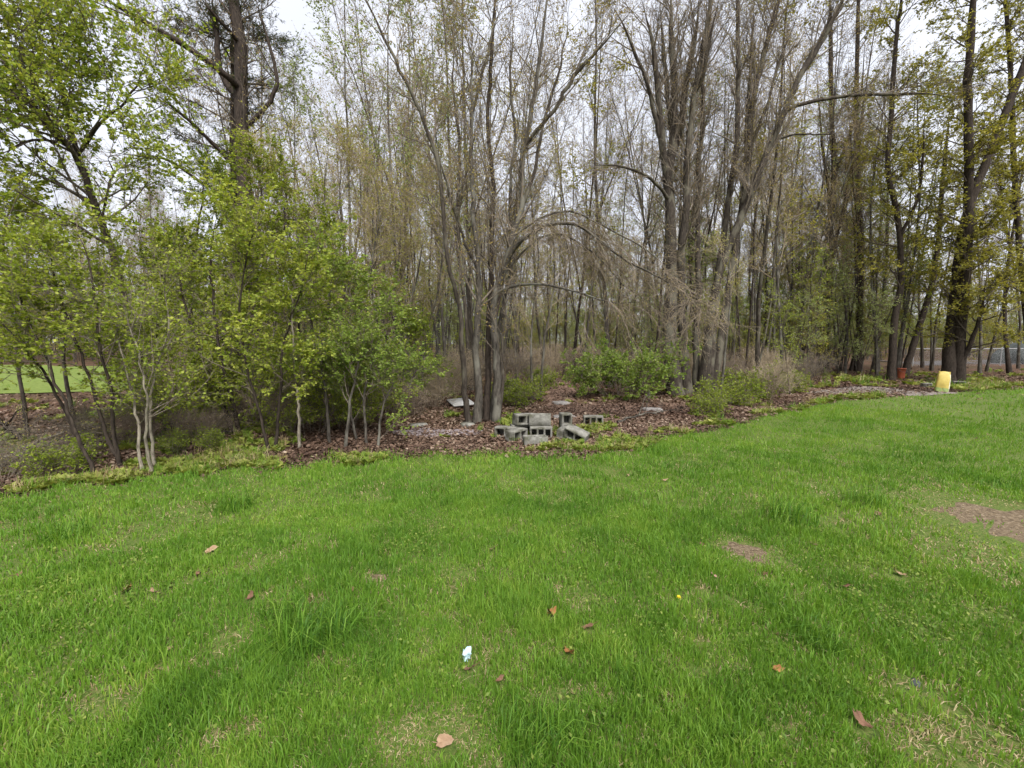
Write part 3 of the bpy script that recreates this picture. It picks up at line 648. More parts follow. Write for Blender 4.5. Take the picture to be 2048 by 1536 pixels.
# evergreen: dark needle sprays round that trunk
rg2 = np.random.default_rng(5)
P = cat([at(470, 850, 14.0), at(468, 500, 14.0), at(466, 130, 14.1), at(468, 60, 14.1)], 24); P[0, 2] = float(hgt(P[0, 0], P[0, 1])) - .05
plant('pine_tree', 'ragged dark evergreen behind the tall left tree', 'tree', [(P, np.linspace(0.14, 0.03, 24))],
      dict(n1=46, l1=(1.4, 3.0), t1=(0.25, 1.0), a1=(1.2, 1.7), up1=-0.05, n2=9, l2=(0.4, 0.8), up2=0.1, n3=6, l3=(0.12, 0.3), rt=0.006, nl=7.0, ls=(0.07, 0.12), lr=0.07, leaf='leaf_dark', wood='twig_dark', flat=0.0),
      M['bark_dark'], rg=rg2, stem_name='trunk', leaf_name='needles')

# left: leafy saplings at the lawn's edge, each from its own stems
def sapling(name, label, stems_px, Y, w, sp, bark, group=None, cat_='sapling', dy=0.3):
    ss = []
    for i, s in enumerate(stems_px):
        y = Y + dy * rg.uniform(-1, 1)
        ss.append(S(s, y, y + rg.uniform(-.4, .4), w, max(1.6, w * 0.3), flare=.2, ground=True, wig=0.008))
    return plant(name, label, cat_, ss, sp, bark, group, stem_name='stem', rg=rg, sides=7)
lime = dict(n1=5.5, l1=(0.4, 1.05), t1=(0.27, 1.0), a1=(0.5, 1.2), up1=0.35, n2=5, l2=(0.2, 0.45), n3=5, l3=(0.1, 0.26), rt=0.0025, r1max=0.010, nl=10.0, ls=(0.026, 0.052), leaf='leaf_lime', wood='twig_grey', flat=0.45, tm=(0.5, 0.22))
yl = on_ground(200, 940)[1]
sapling('leafy_sapling', 'pale-stemmed leafy sapling leaning hard left at the lawn edge', [[(195, 936), (165, 880), (130, 800), (90, 710), (40, 600), (0, 500)], [(188, 934), (140, 850), (100, 760), (40, 690), (-40, 600)]], yl, 8, {**lime, 't1': (0.42, 1.0)}, M['bark_dark'])
sapling('leafy_sapling', 'leafy sapling with two crossing stems, second from the left at the lawn edge', [[(250, 940), (215, 870), (185, 790), (150, 690), (110, 560), (90, 430)], [(244, 940), (222, 850), (218, 780), (200, 680), (190, 560), (150, 450)]], yl, 8.5, {**lime, 't1': (0.42, 1.0)}, M['bark_dark'])
sapling('leafy_sapling', 'cluster of short pale stems, third from the left at the lawn edge', [[(300, 930), (292, 860), (296, 800), (270, 700), (250, 600)], [(283, 930), (275, 860), (262, 790), (240, 680), (220, 560)], [(310, 928), (300, 850), (310, 760), (330, 660), (330, 560)]], yl + .15, 7, {**lime, 'nl': 4.0}, M['bark_pale'])
green = {**lime, 'leaf': 'leaf_green', 'ls': (0.03, 0.058), 'tm': (0.75, 0.22)}
ym = on_ground(470, 868)[1]
sapling('leafy_sapling', 'dark-stemmed leafy sapling with bright round leaves left of the brush heap', [[(478, 870), (462, 800), (448, 740), (430, 640), (420, 520), (430, 420)], [(470, 868), (440, 780), (400, 690), (370, 600), (350, 500)]], ym, 9, green, M['bark_dark'])
sapling('leafy_sapling', 'leafy sapling arching over the brush heap', [[(540, 905), (515, 830), (495, 740), (480, 620), (500, 500), (520, 430)], [(548, 905), (560, 800), (570, 690), (600, 580), (620, 500)]], on_ground(540, 905)[1], 7, green, M['bark_dark'])
sapling('leafy_sapling', 'leafy sapling with one straight chalky white stem before the brush heap', [[(597, 890), (594, 830), (592, 770), (590, 690), (580, 600), (560, 520)]], on_ground(597, 890)[1], 7, {**green, 'n1': 6.0}, M['bark_pale'])
sapling('leafy_sapling', 'bushy green sapling right of the chalky white stem', [[(660, 890), (650, 800), (640, 700), (660, 600), (650, 520)], [(690, 885), (700, 800), (720, 720), (730, 640)]], on_ground(670, 890)[1], 7, {**green, 'leaf': 'leaf_bush', 'ls': (0.03, 0.055)}, M['bark_grey'])
sapling('leafy_sapling', 'dense dark green bushy sapling between the white stem and the ash patch', [[(735, 890), (730, 800), (745, 720), (740, 640)], [(755, 885), (770, 800), (800, 740)], [(715, 885), (700, 810), (690, 740), (680, 650)]], on_ground(740, 888)[1], 6, {**green, 'leaf': 'leaf_bush', 'ls': (0.03, 0.05), 't1': (0.1, 1.0), 'n1': 7.0}, M['bark_grey'])
for i, (stp, Y, lab, lf) in enumerate([
        ([[(60, 880), (40, 760), (20, 620), (10, 480), (30, 380)]], 7.2, 'tall lime-green sapling at the far left edge', 'leaf_lime'),
        ([[(150, 850), (130, 720), (140, 580), (120, 450)]], 8.5, 'lime-green sapling behind the hard-leaning stems', 'leaf_lime'),
        ([[(400, 840), (390, 700), (380, 560), (400, 420), (410, 340)], [(420, 840), (440, 700), (470, 560), (480, 430)]], 8.8, 'twin-stemmed green sapling before the tall left tree', 'leaf_green'),
        ([[(560, 830), (550, 700), (560, 560), (570, 430), (560, 360)]], 9.2, 'slender yellow-green sapling behind the brush heap', 'leaf_lime'),
        ([[(640, 835), (630, 720), (620, 610), (640, 500), (620, 420)], [(655, 835), (680, 720), (700, 620), (690, 540)]], 8.9, 'broad yellow-green sapling between the white stem and the dense dark green one', 'leaf_lime'),
        ([[(790, 830), (780, 740), (790, 660), (770, 580)], [(800, 830), (830, 750), (850, 680)]], 9.4, 'low green sapling left of the ash patch', 'leaf_green'),
        ([[(480, 825), (500, 690), (490, 540), (520, 400), (500, 310)]], 9.6, 'tallest yellow-green sapling before the ragged evergreen', 'leaf_lime'),
        ([[(290, 840), (310, 720), (320, 600), (330, 500)]], 8.6, 'yellow-green sapling behind the dark leaning trunk', 'leaf_lime')]):
    sapling('leafy_sapling', lab, stp, Y, 8, {**lime, 'leaf': lf, 'ls': (0.03, 0.06), 'l1': (0.5, 1.2), 't1': (0.48, 1) if i < 2 else (0.27, 1)}, M['bark_brown'], dy=.1)
tan = dict(n1=2.9, l1=(0.5, 1.4), t1=(0.25, 1.0), a1=(0.4, 1.0), up1=0.5, n2=6, l2=(0.3, 0.7), n3=5, l3=(0.12, 0.3), rt=0.003, r1max=0.012, nl=3.6, ls=(0.022, 0.045), leaf='leaf_buff', wood='twig_tan', tm=(0.5, 0.25))
for stp, Y, lab in [
        ([[(610, 830), (600, 700), (590, 560), (575, 420), (560, 300)], [(640, 830), (650, 690), (660, 540), (650, 400), (660, 280)]], 9.6, 'tan budding sapling, two stems, behind the chalky white stem'),
        ([[(720, 815), (715, 690), (705, 560), (720, 420), (715, 310)], [(735, 815), (760, 690), (790, 560), (800, 440)]], 10.2, 'tan budding sapling behind the dense dark green one'),
        ([[(800, 805), (800, 690), (815, 560), (810, 430), (830, 340)], [(790, 805), (770, 640), (745, 500), (750, 390)]], 10.8, 'tan budding sapling right of the dense green one'),
        ([[(665, 830), (670, 700), (690, 560), (680, 400), (690, 260)], [(680, 830), (700, 690), (740, 540), (760, 380)]], 9.9, 'wide tan budding sapling between the green saplings and the multi-stemmed tree'),
        ([[(540, 835), (545, 700), (520, 560), (540, 420), (530, 300)], [(555, 835), (580, 690), (610, 540), (620, 380)]], 10.4, 'tan budding sapling behind the tall left tree'),
        ([[(840, 800), (850, 690), (880, 560), (890, 430), (900, 330)], [(830, 800), (815, 680), (830, 540), (815, 420)]], 10.6, 'tan budding sapling close left of the multi-stemmed tree'),
        ([[(770, 810), (765, 690), (740, 560), (760, 430), (745, 330)], [(780, 810), (800, 690), (830, 560), (850, 460)]], 9.8, 'bushy tan budding sapling behind the low green one'),
        ([[(880, 795), (875, 680), (860, 560), (865, 440), (845, 350)]], 11.6, 'slender tan budding sapling left of the multi-stemmed tree'),
        ([[(1080, 790), (1090, 680), (1110, 560), (1105, 440), (1120, 330)], [(1065, 790), (1060, 670), (1075, 540), (1070, 420)]], 11.8, 'tan budding sapling behind the arching bough'),
        ([[(1440, 770), (1450, 680), (1460, 590), (1455, 500)]], 11.4, 'short tan budding sapling under the leaning trunks')]:
    sapling('budding_sapling', lab, stp, Y, 6, tan, M['bark_grey'], dy=.15)

# ------------------------------------------------------------------ bushes and brush heaps at the edge of the wood
def bush_meshes(seed, h, r, ns, sp, stem_mat, upright=0.6, thick=0.006):
    r_ = np.random.default_rng(seed); sp = {**DEF, **sp}
    a = r_.uniform(0, 6.283, ns); q = np.sqrt(r_.uniform(0, 1, ns))
    st = np.stack([np.cos(a) * q * r * 0.35, np.sin(a) * q * r * 0.35, np.full(ns, -0.03)], 1)
    d = np.stack([np.cos(a) * q * (1 - upright), np.sin(a) * q * (1 - upright), np.full(ns, upright)], 1)
    P = grow(r_, st, d, r_.uniform(0.6, 1.1, ns) * h, 8, 0.09, (0, 0, 0.1))
    Rr = taper(np.full(ns, thick), np.full(ns, thick * 0.4), 8)
    sb = MB(); sb.tubes(P, Rr, 4)
    w, l = crown(r_, [(P[i], Rr[i]) for i in range(ns)], sp)
    return sb.mesh('stems', stem_mat), w.mesh('twigs', M[sp['wood']]), (l.mesh('foliage', M[sp['leaf']]) if l.n else None)

def place_bush(meshes, name, label, cat_, x, y, rot, scale, group=None):
    o = tag(link(name, None, loc=(x, y, float(hgt(x, y))), rot=(0, 0, rot), scale=scale), label, cat_, group)
    for nm, me in zip(('stems', 'twigs', 'foliage'), meshes):
        if me: tag(link(nm, me, o), kind='stuff')
    return o

tall_lime = bush_meshes(3, 1.5, 1.0, 14, dict(n1=6, l1=(0.25, 0.6), t1=(0.12, 1), a1=(0.5, 1.1), n2=4, l2=(0.12, 0.3), n3=4, l3=(0.08, 0.2), rt=0.0025, r1max=.006, nl=5.0, ls=(0.026, 0.05), leaf='leaf_lime', wood='twig_grey', tm=(0.5, 0.22)), M['twig_grey'], 0.62, 0.006)
for i, (px, py, sc_, lab) in enumerate([(350, 880, .9, 'leafy yellow-green thicket at the foot of the dark leaning trunk'), (430, 860, 1.1, 'leafy yellow-green thicket left of the dark-stemmed sapling'), (620, 868, .75, 'leafy yellow-green thicket right of the brush heap'), (680, 860, 1.1, 'leafy thicket behind the bushy green sapling'),
                                 (760, 845, .9, 'leafy thicket beside the dark green sapling nearest the ash patch'), (520, 850, 1.2, 'tall leafy thicket behind the brush heap')]):
    c = on_ground(px, py); place_bush(tall_lime, 'leafy_thicket', lab, 'bush', c[0], c[1], i * 1.7, sc_, 'leafy thickets under the saplings')
green_bush = bush_meshes(1, 1.35, 1.5, 24, dict(n1=7, l1=(0.3, 0.7), t1=(0.15, 1), a1=(0.5, 1.1), up1=.3, n2=4, l2=(0.15, 0.35), n3=3, l3=(0.08, 0.18), rt=0.0025, r1max=.005, nl=7.0, ls=(0.04, 0.07), leaf='leaf_bush', wood='twig_grey', tm=(0.6, 0.2)), M['twig_dark'], 0.5)
c = on_ground(1262, 800); place_bush(green_bush, 'round_bush', 'round fresh green bush left of the thick twin trunks', 'bush', c[0], c[1] + .5, 0, 1.1)
low_green = bush_meshes(2, 0.6, 0.9, 14, dict(n1=6, l1=(0.15, 0.4), t1=(0.1, 1), a1=(0.5, 1.1), n2=4, l2=(0.1, 0.25), n3=3, l3=(0.06, 0.15), rt=0.0025, r1max=.005, nl=3.6, ls=(0.028, 0.055), leaf='leaf_lime', wood='twig_grey', tm=(0.32, 0.22)), M['twig_grey'], 0.5, 0.004)
spots = [(1045, 805, 1.0, 'low yellow-green bush just behind the concrete blocks'), (1015, 812, .8, 'small yellow-green bush between the multi-stemmed tree and the blocks'), (1500, 795, 1.3, 'low yellow-green bush below the leaning trunks'),
         (1560, 785, 1.1, 'low yellow-green bush left of the gravel strip'), (1450, 812, 1.0, 'low green bush at the lawn edge right of the twin trunks'), (850, 790, 1.6, 'low green bush left of the white board'),
         (800, 770, 1.8, 'wide green bush far behind the ash patch'), (1420, 830, .7, 'small green bush nearest the lawn right of the red leaf litter'), (130, 945, .6, 'small yellow-green bush at the foot of the leaning sapling'), (390, 905, .5, 'small green bush between the saplings at the lawn edge'),
         (1085, 775, 1.0, 'low green bush beside the path behind the blocks')]
for i, (px, py, s, lab) in enumerate(spots):
    c = on_ground(px, py); place_bush(low_green, 'low_bush', lab, 'bush', c[0], c[1], i * 1.3, s, 'low bushes at the edge of the wood')
brush_sp = dict(n1=5, l1=(0.3, 0.8), t1=(0.2, 1), a1=(0.3, 0.9), up1=.2, n2=4, l2=(0.15, 0.4), n3=3, l3=(0.08, 0.2), rt=0.003, r1max=.006, nl=0.25, ls=(0.02, 0.035), leaf='bud_tan', wood='twig_mauve')
brush = [bush_meshes(10 + i, 1.2, 1.0, 34, {**brush_sp, 'wood': w}, M[w], 0.62, 0.005) for i, w in enumerate(('twig_mauve', 'twig_tan', 'twig_grey'))]
spots = [(270, 890, 0, .5, 'dark brown brush among the leaning stems at the left'), (400, 885, 0, .45, 'dark brown brush between the leaning trunk and the dark-stemmed sapling'), (575, 862, 0, .72, 'heap of dense dark brown brush behind the chalky white stem'), (520, 850, 0, .6, 'dark brown brush left of the dense brush heap'), (810, 832, 0, .55, 'dark brown brush between the dark green sapling and the ash patch'), (870, 815, 1, .6, 'tan brush behind the ash patch'),
         (1090, 765, 1, 1.1, 'tan brush beside the path'), (1035, 775, 2, 1.0, 'grey brush right of the multi-stemmed tree'), (1150, 752, 0, 1.0, 'brown brush at the far end of the path'), (930, 775, 2, 1.0, 'grey brush left behind the multi-stemmed tree'), (1210, 770, 1, 1.0, 'tan brush left of the round green bush'),
         (1330, 755, 0, 1.1, 'brown brush behind the round green bush'), (1450, 770, 0, .9, 'brown brush under the leaning trunks'), (1540, 760, 1, .9, 'tan brush between the leaning trunks and the forked straight tree'), (1610, 765, 2, .8, 'grey brush left of the forked straight tree')]
for i, (px, py, k, s, lab) in enumerate(spots):
    c = on_ground(px, py); place_bush(brush[k], 'brush_clump', lab, 'brush', c[0], c[1], i * 2.1, s, 'bare brush at the edge of the wood')

# ------------------------------------------------------------------ the wood behind: many trees from a few grown kinds
def wild_tree(seed, h, r, sp, bark, fork=0):
    r_ = np.random.default_rng(seed); sp = {**DEF, **sp}
    k = 16
    P = grow(r_, np.zeros((1, 3)) - [[0, 0, .1]], np.array([[r_.normal(0, .05), r_.normal(0, .05), 1]]), np.array([h]), k, 0.035, (0, 0, 0.2))
    Rr = taper(np.array([r]), np.array([0.012]), k, 0.9); Rr[:, 0] *= 1.35
    stems = [(P[0], Rr[0])]
    for _ in range(fork):
        s, d, rad, t = shoots(r_, P, Rr, 1, 0.12, 0.45, 0.18, 0.4)
        Pf = grow(r_, s, d, np.array([h * (1 - t[0]) * 0.9]), 12, 0.04, (0, 0, 0.35)); stems.append((Pf[0], taper(rad * 0.7, np.array([0.01]), 12)[0]))
    tb = MB()
    for p, q in stems: tb.tubes(p[None], q[None], 7)
    w, l = crown(r_, stems, sp)
    cr = MB(); cr.V, cr.F, cr.M, cr.T, cr.n = w.V, w.F, w.M, w.T, w.n
    off = cr.n
    for v, f, t in zip(l.V, l.F, l.T):
        cr.V.append(v); cr.F.append(f + off); cr.M.append(np.ones(len(f), np.int32)); cr.T.append(t)
    cr.n += l.n
    return tb.mesh('trunk', bark, True), cr.mesh('crown', [M[sp['wood']], M[sp['leaf']]])
bare_sp = dict(n1=22, l1=(1.0, 2.4), t1=(0.25, 0.99), a1=(0.35, 0.85), up1=0.6, n2=6, l2=(0.5, 1.1), n3=6, l3=(0.25, 0.6), rt=0.0038, nl=2.4, ls=(0.03, 0.055), leaf='bud_red', wood='twig_grey')
kinds = [wild_tree(100, 15, .075, bare_sp, M['bark_grey']), wild_tree(101, 17, .095, bare_sp, M['bark_brown'], 1), wild_tree(102, 13, .065, {**bare_sp, 'leaf': 'bud_tan', 'nl': 2.6}, M['bark_grey'], 1),
         wild_tree(103, 16, .085, {**bare_sp, 'wood': 'twig_dark'}, M['bark_dark'], 2), wild_tree(104, 12, .055, {**bare_sp, 'leaf': 'bud_tan', 'nl': 3.2, 'wood': 'twig_tan'}, M['bark_grey']),
         wild_tree(105, 14, .08, {**bare_sp, 'leaf': 'leaf_olive', 'nl': 5.0, 'ls': (.05, .085), 'a1': (.6, 1.2), 'up1': .25}, M['bark_brown']),
         wild_tree(106, 12, .06, {**bare_sp, 'leaf': 'leaf_pale', 'nl': 5.0, 'ls': (.05, .08), 'a1': (.6, 1.2), 'up1': .2}, M['bark_grey']),
         wild_tree(107, 18, .105, bare_sp, M['bark_brown'], 1)]
poles = [wild_tree(140 + i, 11, .035 + .008 * i, dict(n1=14, l1=(0.6, 1.5), t1=(0.3, 0.99), a1=(0.35, 0.8), up1=0.6, n2=5, l2=(0.3, 0.7), n3=4, l3=(0.15, 0.4), rt=0.0035, nl=3.0, ls=(0.03, 0.06), leaf=lf, wood='twig_grey'), M[bk]) for i, (lf, bk) in enumerate((('leaf_olive', 'bark_brown'), ('bud_tan', 'bark_dark'), ('leaf_pale', 'bark_grey')))]
POLE_TEXT = ['pole-thin brown tree in olive leaf', 'pole-thin dark tree in tan bud', 'pole-thin grey tree in pale leaf']
KIND_TEXT = ['slender bare grey tree', 'tall bare brown tree forked once', 'thin grey tree with tan buds', 'dark bare tree with several limbs', 'thin tan budding tree', 'tree in young olive leaf', 'tree in pale green leaf', 'tall bare brown tree']
young = [wild_tree(120 + i, 5.5, .035, dict(n1=22, l1=(0.6, 1.5), t1=(0.15, 1), a1=(.6, 1.3), up1=.15, n2=6, l2=(.3, .6), n3=4, l3=(.15, .3), rt=.004, nl=4.2, ls=(.05, .085), leaf=lf, wood='twig_grey', flat=.5), M['bark_brown']) for i, lf in enumerate(('leaf_lime', 'leaf_olive', 'leaf_pale', 'leaf_bush'))]
YOUNG_TEXT = ['small lime-leaved understorey tree', 'small olive-leaved understorey tree', 'small pale-leaved understorey tree', 'small green understorey tree']

def place_tree(meshes, name, label, cat_, group, x, y, rot, s, lean=(0, 0)):
    o = tag(link(name, None, loc=(x, y, float(hgt(x, y))), rot=(lean[0], lean[1], rot), scale=s), label, cat_, group)
    link('trunk', meshes[0], o); tag(link('crown', meshes[1], o), kind='stuff')
    return o

rw = np.random.default_rng(77)
def zone(px):
    return ('behind the left-hand saplings' if px < 700 else 'behind the multi-stemmed tree' if px < 1150 else 'behind the twin trunks' if px < 1560 else 'behind the right-hand dark trunks')
def scatter(n, y0, y1, dmin, keep):
    pts = []
    for _ in range(n * 60):
        if len(pts) >= n: break
        y = math.sqrt(rw.uniform(y0 ** 2, y1 ** 2)); x = rw.uniform(-1.24, 1.24) * y
        if not keep(x, y): continue
        if any((x - a) ** 2 + (y - b) ** 2 < dmin ** 2 for a, b in pts): continue
        pts.append((x, y))
    return pts
def in_wood(x, y):
    u = x / y
    if math.hypot(x, y) < edge_r(math.atan2(x, y)) + 2.5: return False
    if u < -0.86 and 10 < y < 31: return False          # the far mown grass
    if u > .66 and y < 18.5: return False
    if u > .86 and y < 30 and vnoise(x, y, 1.0, 5) > .35: return False
    if x > 25 and 27 < y < 38.5: return False                   # the yard behind the fence
    px = 1024 + u * FPX
    if y < 19 and abs(px - (1120 - (y - 8) * 3)) < 60: return False   # the path
    return True
PLACED = []
for x, y in scatter(205, 14, 50, 1.2, in_wood) + scatter(24, 18.5, 34, 1.4, lambda x, y: in_wood(x, y) and x / y > .55) + scatter(9, 12.5, 22, 1.0, lambda x, y: in_wood(x, y) and -.68 < x / y < -.05):
    px = 1024 + x / y * FPX
    right, left = px > 1560, px < 700
    p = np.array([2.5, 1.2, 3, .8, 4, 3.0, 2.6, 1.2])
    if right: p = np.array([1.5, .7, 1.5, 1.5, 2, 5, 2, .8])
    if left: p = np.array([2, 1.5, 2.5, .8, 3, 3, 2, 1.5])
    k = rw.choice(8, p=p / p.sum())
    o = place_tree(kinds[k], 'woodland_tree', KIND_TEXT[k], 'tree', zone(px), x, y, rw.uniform(0, 6.28), rw.uniform(.75, 1.15), rw.normal(0, .03, 2)); PLACED.append((o, KIND_TEXT[k], zone(px), x / y))
for x, y in scatter(110, 12.5, 36, 0.7, lambda x, y: in_wood(x, y) and x / y > -.35):
    px = 1024 + x / y * FPX; k = rw.integers(0, 3)
    o = place_tree(poles[k], 'pole_tree', POLE_TEXT[k], 'tree', zone(px), x, y, rw.uniform(0, 6.28), rw.uniform(.7, 1.2), rw.normal(0, .05, 2)); PLACED.append((o, POLE_TEXT[k], zone(px), x / y))
for x, y in scatter(150, 12.5, 40, 0.9, in_wood) + scatter(22, 18.5, 28, 0.9, lambda x, y: in_wood(x, y) and .55 < x / y < .9):
    px = 1024 + x / y * FPX; k = rw.choice(4, p=[.34, .34, .27, .05])
    o = place_tree(young[k], 'understorey_tree', YOUNG_TEXT[k], 'tree', zone(px), x, y, rw.uniform(0, 6.28), rw.uniform(.5, 1.1), rw.normal(0, .06, 2)); PLACED.append((o, YOUNG_TEXT[k], zone(px), x / y))
for x, y in scatter(44, 11, 34, 1.2, lambda x, y: in_wood(x, y) and x / y < .7):
    px = 1024 + x / y * FPX; k = rw.integers(0, 3); nm = ('brown', 'tan', 'grey')[k]
    o = place_bush(brush[k], 'brush_clump', nm + ' leafless brush clump', 'brush', x, y, rw.uniform(0, 6.28), rw.uniform(.6, 1.05), zone(px)); PLACED.append((o, nm + ' leafless brush clump', zone(px), x / y))
ORD = ['first', 'second', 'third', 'fourth', 'fifth', 'sixth', 'seventh', 'eighth', 'ninth', 'tenth', 'eleventh', 'twelfth', 'thirteenth', 'fourteenth', 'fifteenth', 'sixteenth', 'seventeenth', 'eighteenth', 'nineteenth', 'twentieth']
by = {}
for o, kd, zn, u_ in PLACED: by.setdefault((kd, zn), []).append((u_, o))
for (kd, zn), lst in by.items():
    lst.sort(key=lambda t: t[0])
    for i, (_, o) in enumerate(lst):
        o['group'] = kd + ', ' + zn
        o['label'] = kd + ' ' + zn + (', ' + (ORD[i] if i < 20 else str(i + 1) + 'th') + ' such from the left' if len(lst) > 1 else '')

# ------------------------------------------------------------------ scattering of what nobody could count
def scatter_object(name, pts, rot, scl, tint, idx, sources, label=None, cat_=None, parent=None):
    """instances of the source meshes on points, through geometry nodes"""
    n = len(pts)
    me = bpy.data.meshes.new(name); me.vertices.add(n); me.vertices.foreach_set('co', np.asarray(pts, np.float32).ravel())
    a = me.attributes.new('rot', 'FLOAT_VECTOR', 'POINT'); a.data.foreach_set('vector', np.asarray(rot, np.float32).ravel())
    a = me.attributes.new('scl', 'FLOAT', 'POINT'); a.data.foreach_set('value', np.asarray(scl, np.float32))
    a = me.attributes.new('itint', 'FLOAT', 'POINT'); a.data.foreach_set('value', np.asarray(tint, np.float32))
    a = me.attributes.new('idx', 'INT', 'POINT'); a.data.foreach_set('value', np.asarray(idx, np.int32))
    o = link(name, me, parent)
    col = bpy.data.collections.new(name + '_sources')
    for i, m in enumerate(sources):
        so = bpy.data.objects.new('%s_source_%02d' % (name, i), m); col.objects.link(so)
    ng = bpy.data.node_groups.new(name + '_scatter', 'GeometryNodeTree')
    ng.interface.new_socket('Geometry', in_out='INPUT', socket_type='NodeSocketGeometry')
    ng.interface.new_socket('Geometry', in_out='OUTPUT', socket_type='NodeSocketGeometry')
    N = ng.nodes.new; gi = N('NodeGroupInput'); go = N('NodeGroupOutput')
    ci = N('GeometryNodeCollectionInfo'); ci.inputs['Collection'].default_value = col
    ci.inputs['Separate Children'].default_value = True; ci.inputs['Reset Children'].default_value = True
    ip = N('GeometryNodeInstanceOnPoints'); ip.inputs['Pick Instance'].default_value = True
    def named(nm, ty):
        q = N('GeometryNodeInputNamedAttribute'); q.data_type = ty; q.inputs['Name'].default_value = nm
        return [s for s in q.outputs if s.enabled and s.name == 'Attribute'][0]
    L = ng.links.new
    L(gi.outputs[0], ip.inputs['Points']); L(ci.outputs[0], ip.inputs['Instance'])
    L(named('idx', 'INT'), ip.inputs['Instance Index'])
    L(named('rot', 'FLOAT_VECTOR'), ip.inputs['Rotation']); L(named('scl', 'FLOAT'), ip.inputs['Scale'])
    L(ip.outputs[0], go.inputs[0])
    md = o.modifiers.new('scatter', 'NODES'); md.node_group = ng
    tag(o, label, cat_, kind='stuff')
    return o

def blade_tuft(seed, n, hmin, hmax, w, spread, mat, lean=0.5, flat=0.0):
    r_ = np.random.default_rng(seed)
    a = r_.uniform(0, 6.283, n); q = np.sqrt(r_.uniform(0, 1, n)) * spread
    b = np.stack([np.cos(a) * q, np.sin(a) * q, np.full(n, -0.008)], 1)
    h = r_.uniform(hmin, hmax, n); dr = r_.uniform(0, 6.283, n); ln = np.abs(r_.normal(0, lean, n)) + 0.1
    d = np.stack([np.cos(dr), np.sin(dr), np.zeros(n)], 1); sd = np.stack([-np.sin(dr + .6), np.cos(dr + .6), np.zeros(n)], 1)
    up = np.array([[0, 0, 1.0]]) * (1 - flat)
    m = b + (up * 0.6 + d * (ln * 0.22)[:, None]) * h[:, None]
    t = b + (up * np.maximum(1.0 - 0.35 * ln, 0.25)[:, None] + d * (ln * 0.75)[:, None]) * h[:, None]
    ww = (w * r_.uniform(.6, 1.2, n))[:, None]
    v = np.stack([b - sd * ww * .5, b + sd * ww * .5, m - sd * ww * .42, m + sd * ww * .42, t], 1)
    k = (np.arange(n) * 5)[:, None]; mb = MB(); tint = np.repeat(r_.uniform(0, 1, n), 5)
    mb.add(v.reshape(-1, 3), k + np.array([[0, 1, 3, 2]]), 0, tint)
    mb2 = mb.F; mb.F.append(k + np.array([[2, 3, 4]])); mb.M.append(np.zeros(n, np.int32))
    return mb.mesh('tuft', mat)

def weed_rosette(seed, n, size, mat):
    r_ = np.random.default_rng(seed); a = r_.uniform(0, 6.283, n)
    p = np.stack([np.cos(a) * .01, np.sin(a) * .01, np.full(n, .005)], 1) + r_.normal(0, .02, (n, 3)) * [1, 1, .3]
    d = np.stack([np.cos(a), np.sin(a), r_.uniform(.2, 1.0, n)], 1)
    mb = MB(); mb.leaves(p, d, np.tile([[0, 0, 1.0]], (n, 1)) + r_.normal(0, .3, (n, 3)), r_.uniform(.6, 1.2, n) * size, .3, 0, r_.uniform(0, 1, n))
    return mb.mesh('weed', mat)

def leaf_scrap(seed, size, mat):
    """a curled dead leaf"""
    r_ = np.random.default_rng(seed); k = 7; t = np.linspace(0, 1, k)
    w = np.sin(np.pi * np.clip(t * .93 + .04, 0, 1)) ** .7 * .36 * (1 + .25 * r_.normal(0, 1, k))
    cz = .18 * np.sin(np.pi * t) * r_.uniform(-1, 1.2); cu = r_.uniform(.05, .35)
    v = []
    for i in range(k):
        v += [(t[i] - .5, -w[i], cz[i] + cu * w[i] + r_.normal(0, .03)), (t[i] - .5, 0, cz[i]), (t[i] - .5, w[i], cz[i] + cu * w[i] * r_.uniform(.4, 1.4))]
    f = []
    for i in range(k - 1):
        q = i * 3; f += [(q, q + 3, q + 4, q + 1), (q + 1, q + 4, q + 5, q + 2)]
    mb = MB(); mb.add(np.array(v) * size, f, 0, r_.uniform(0, 1)); return mb.mesh('leaf', mat)

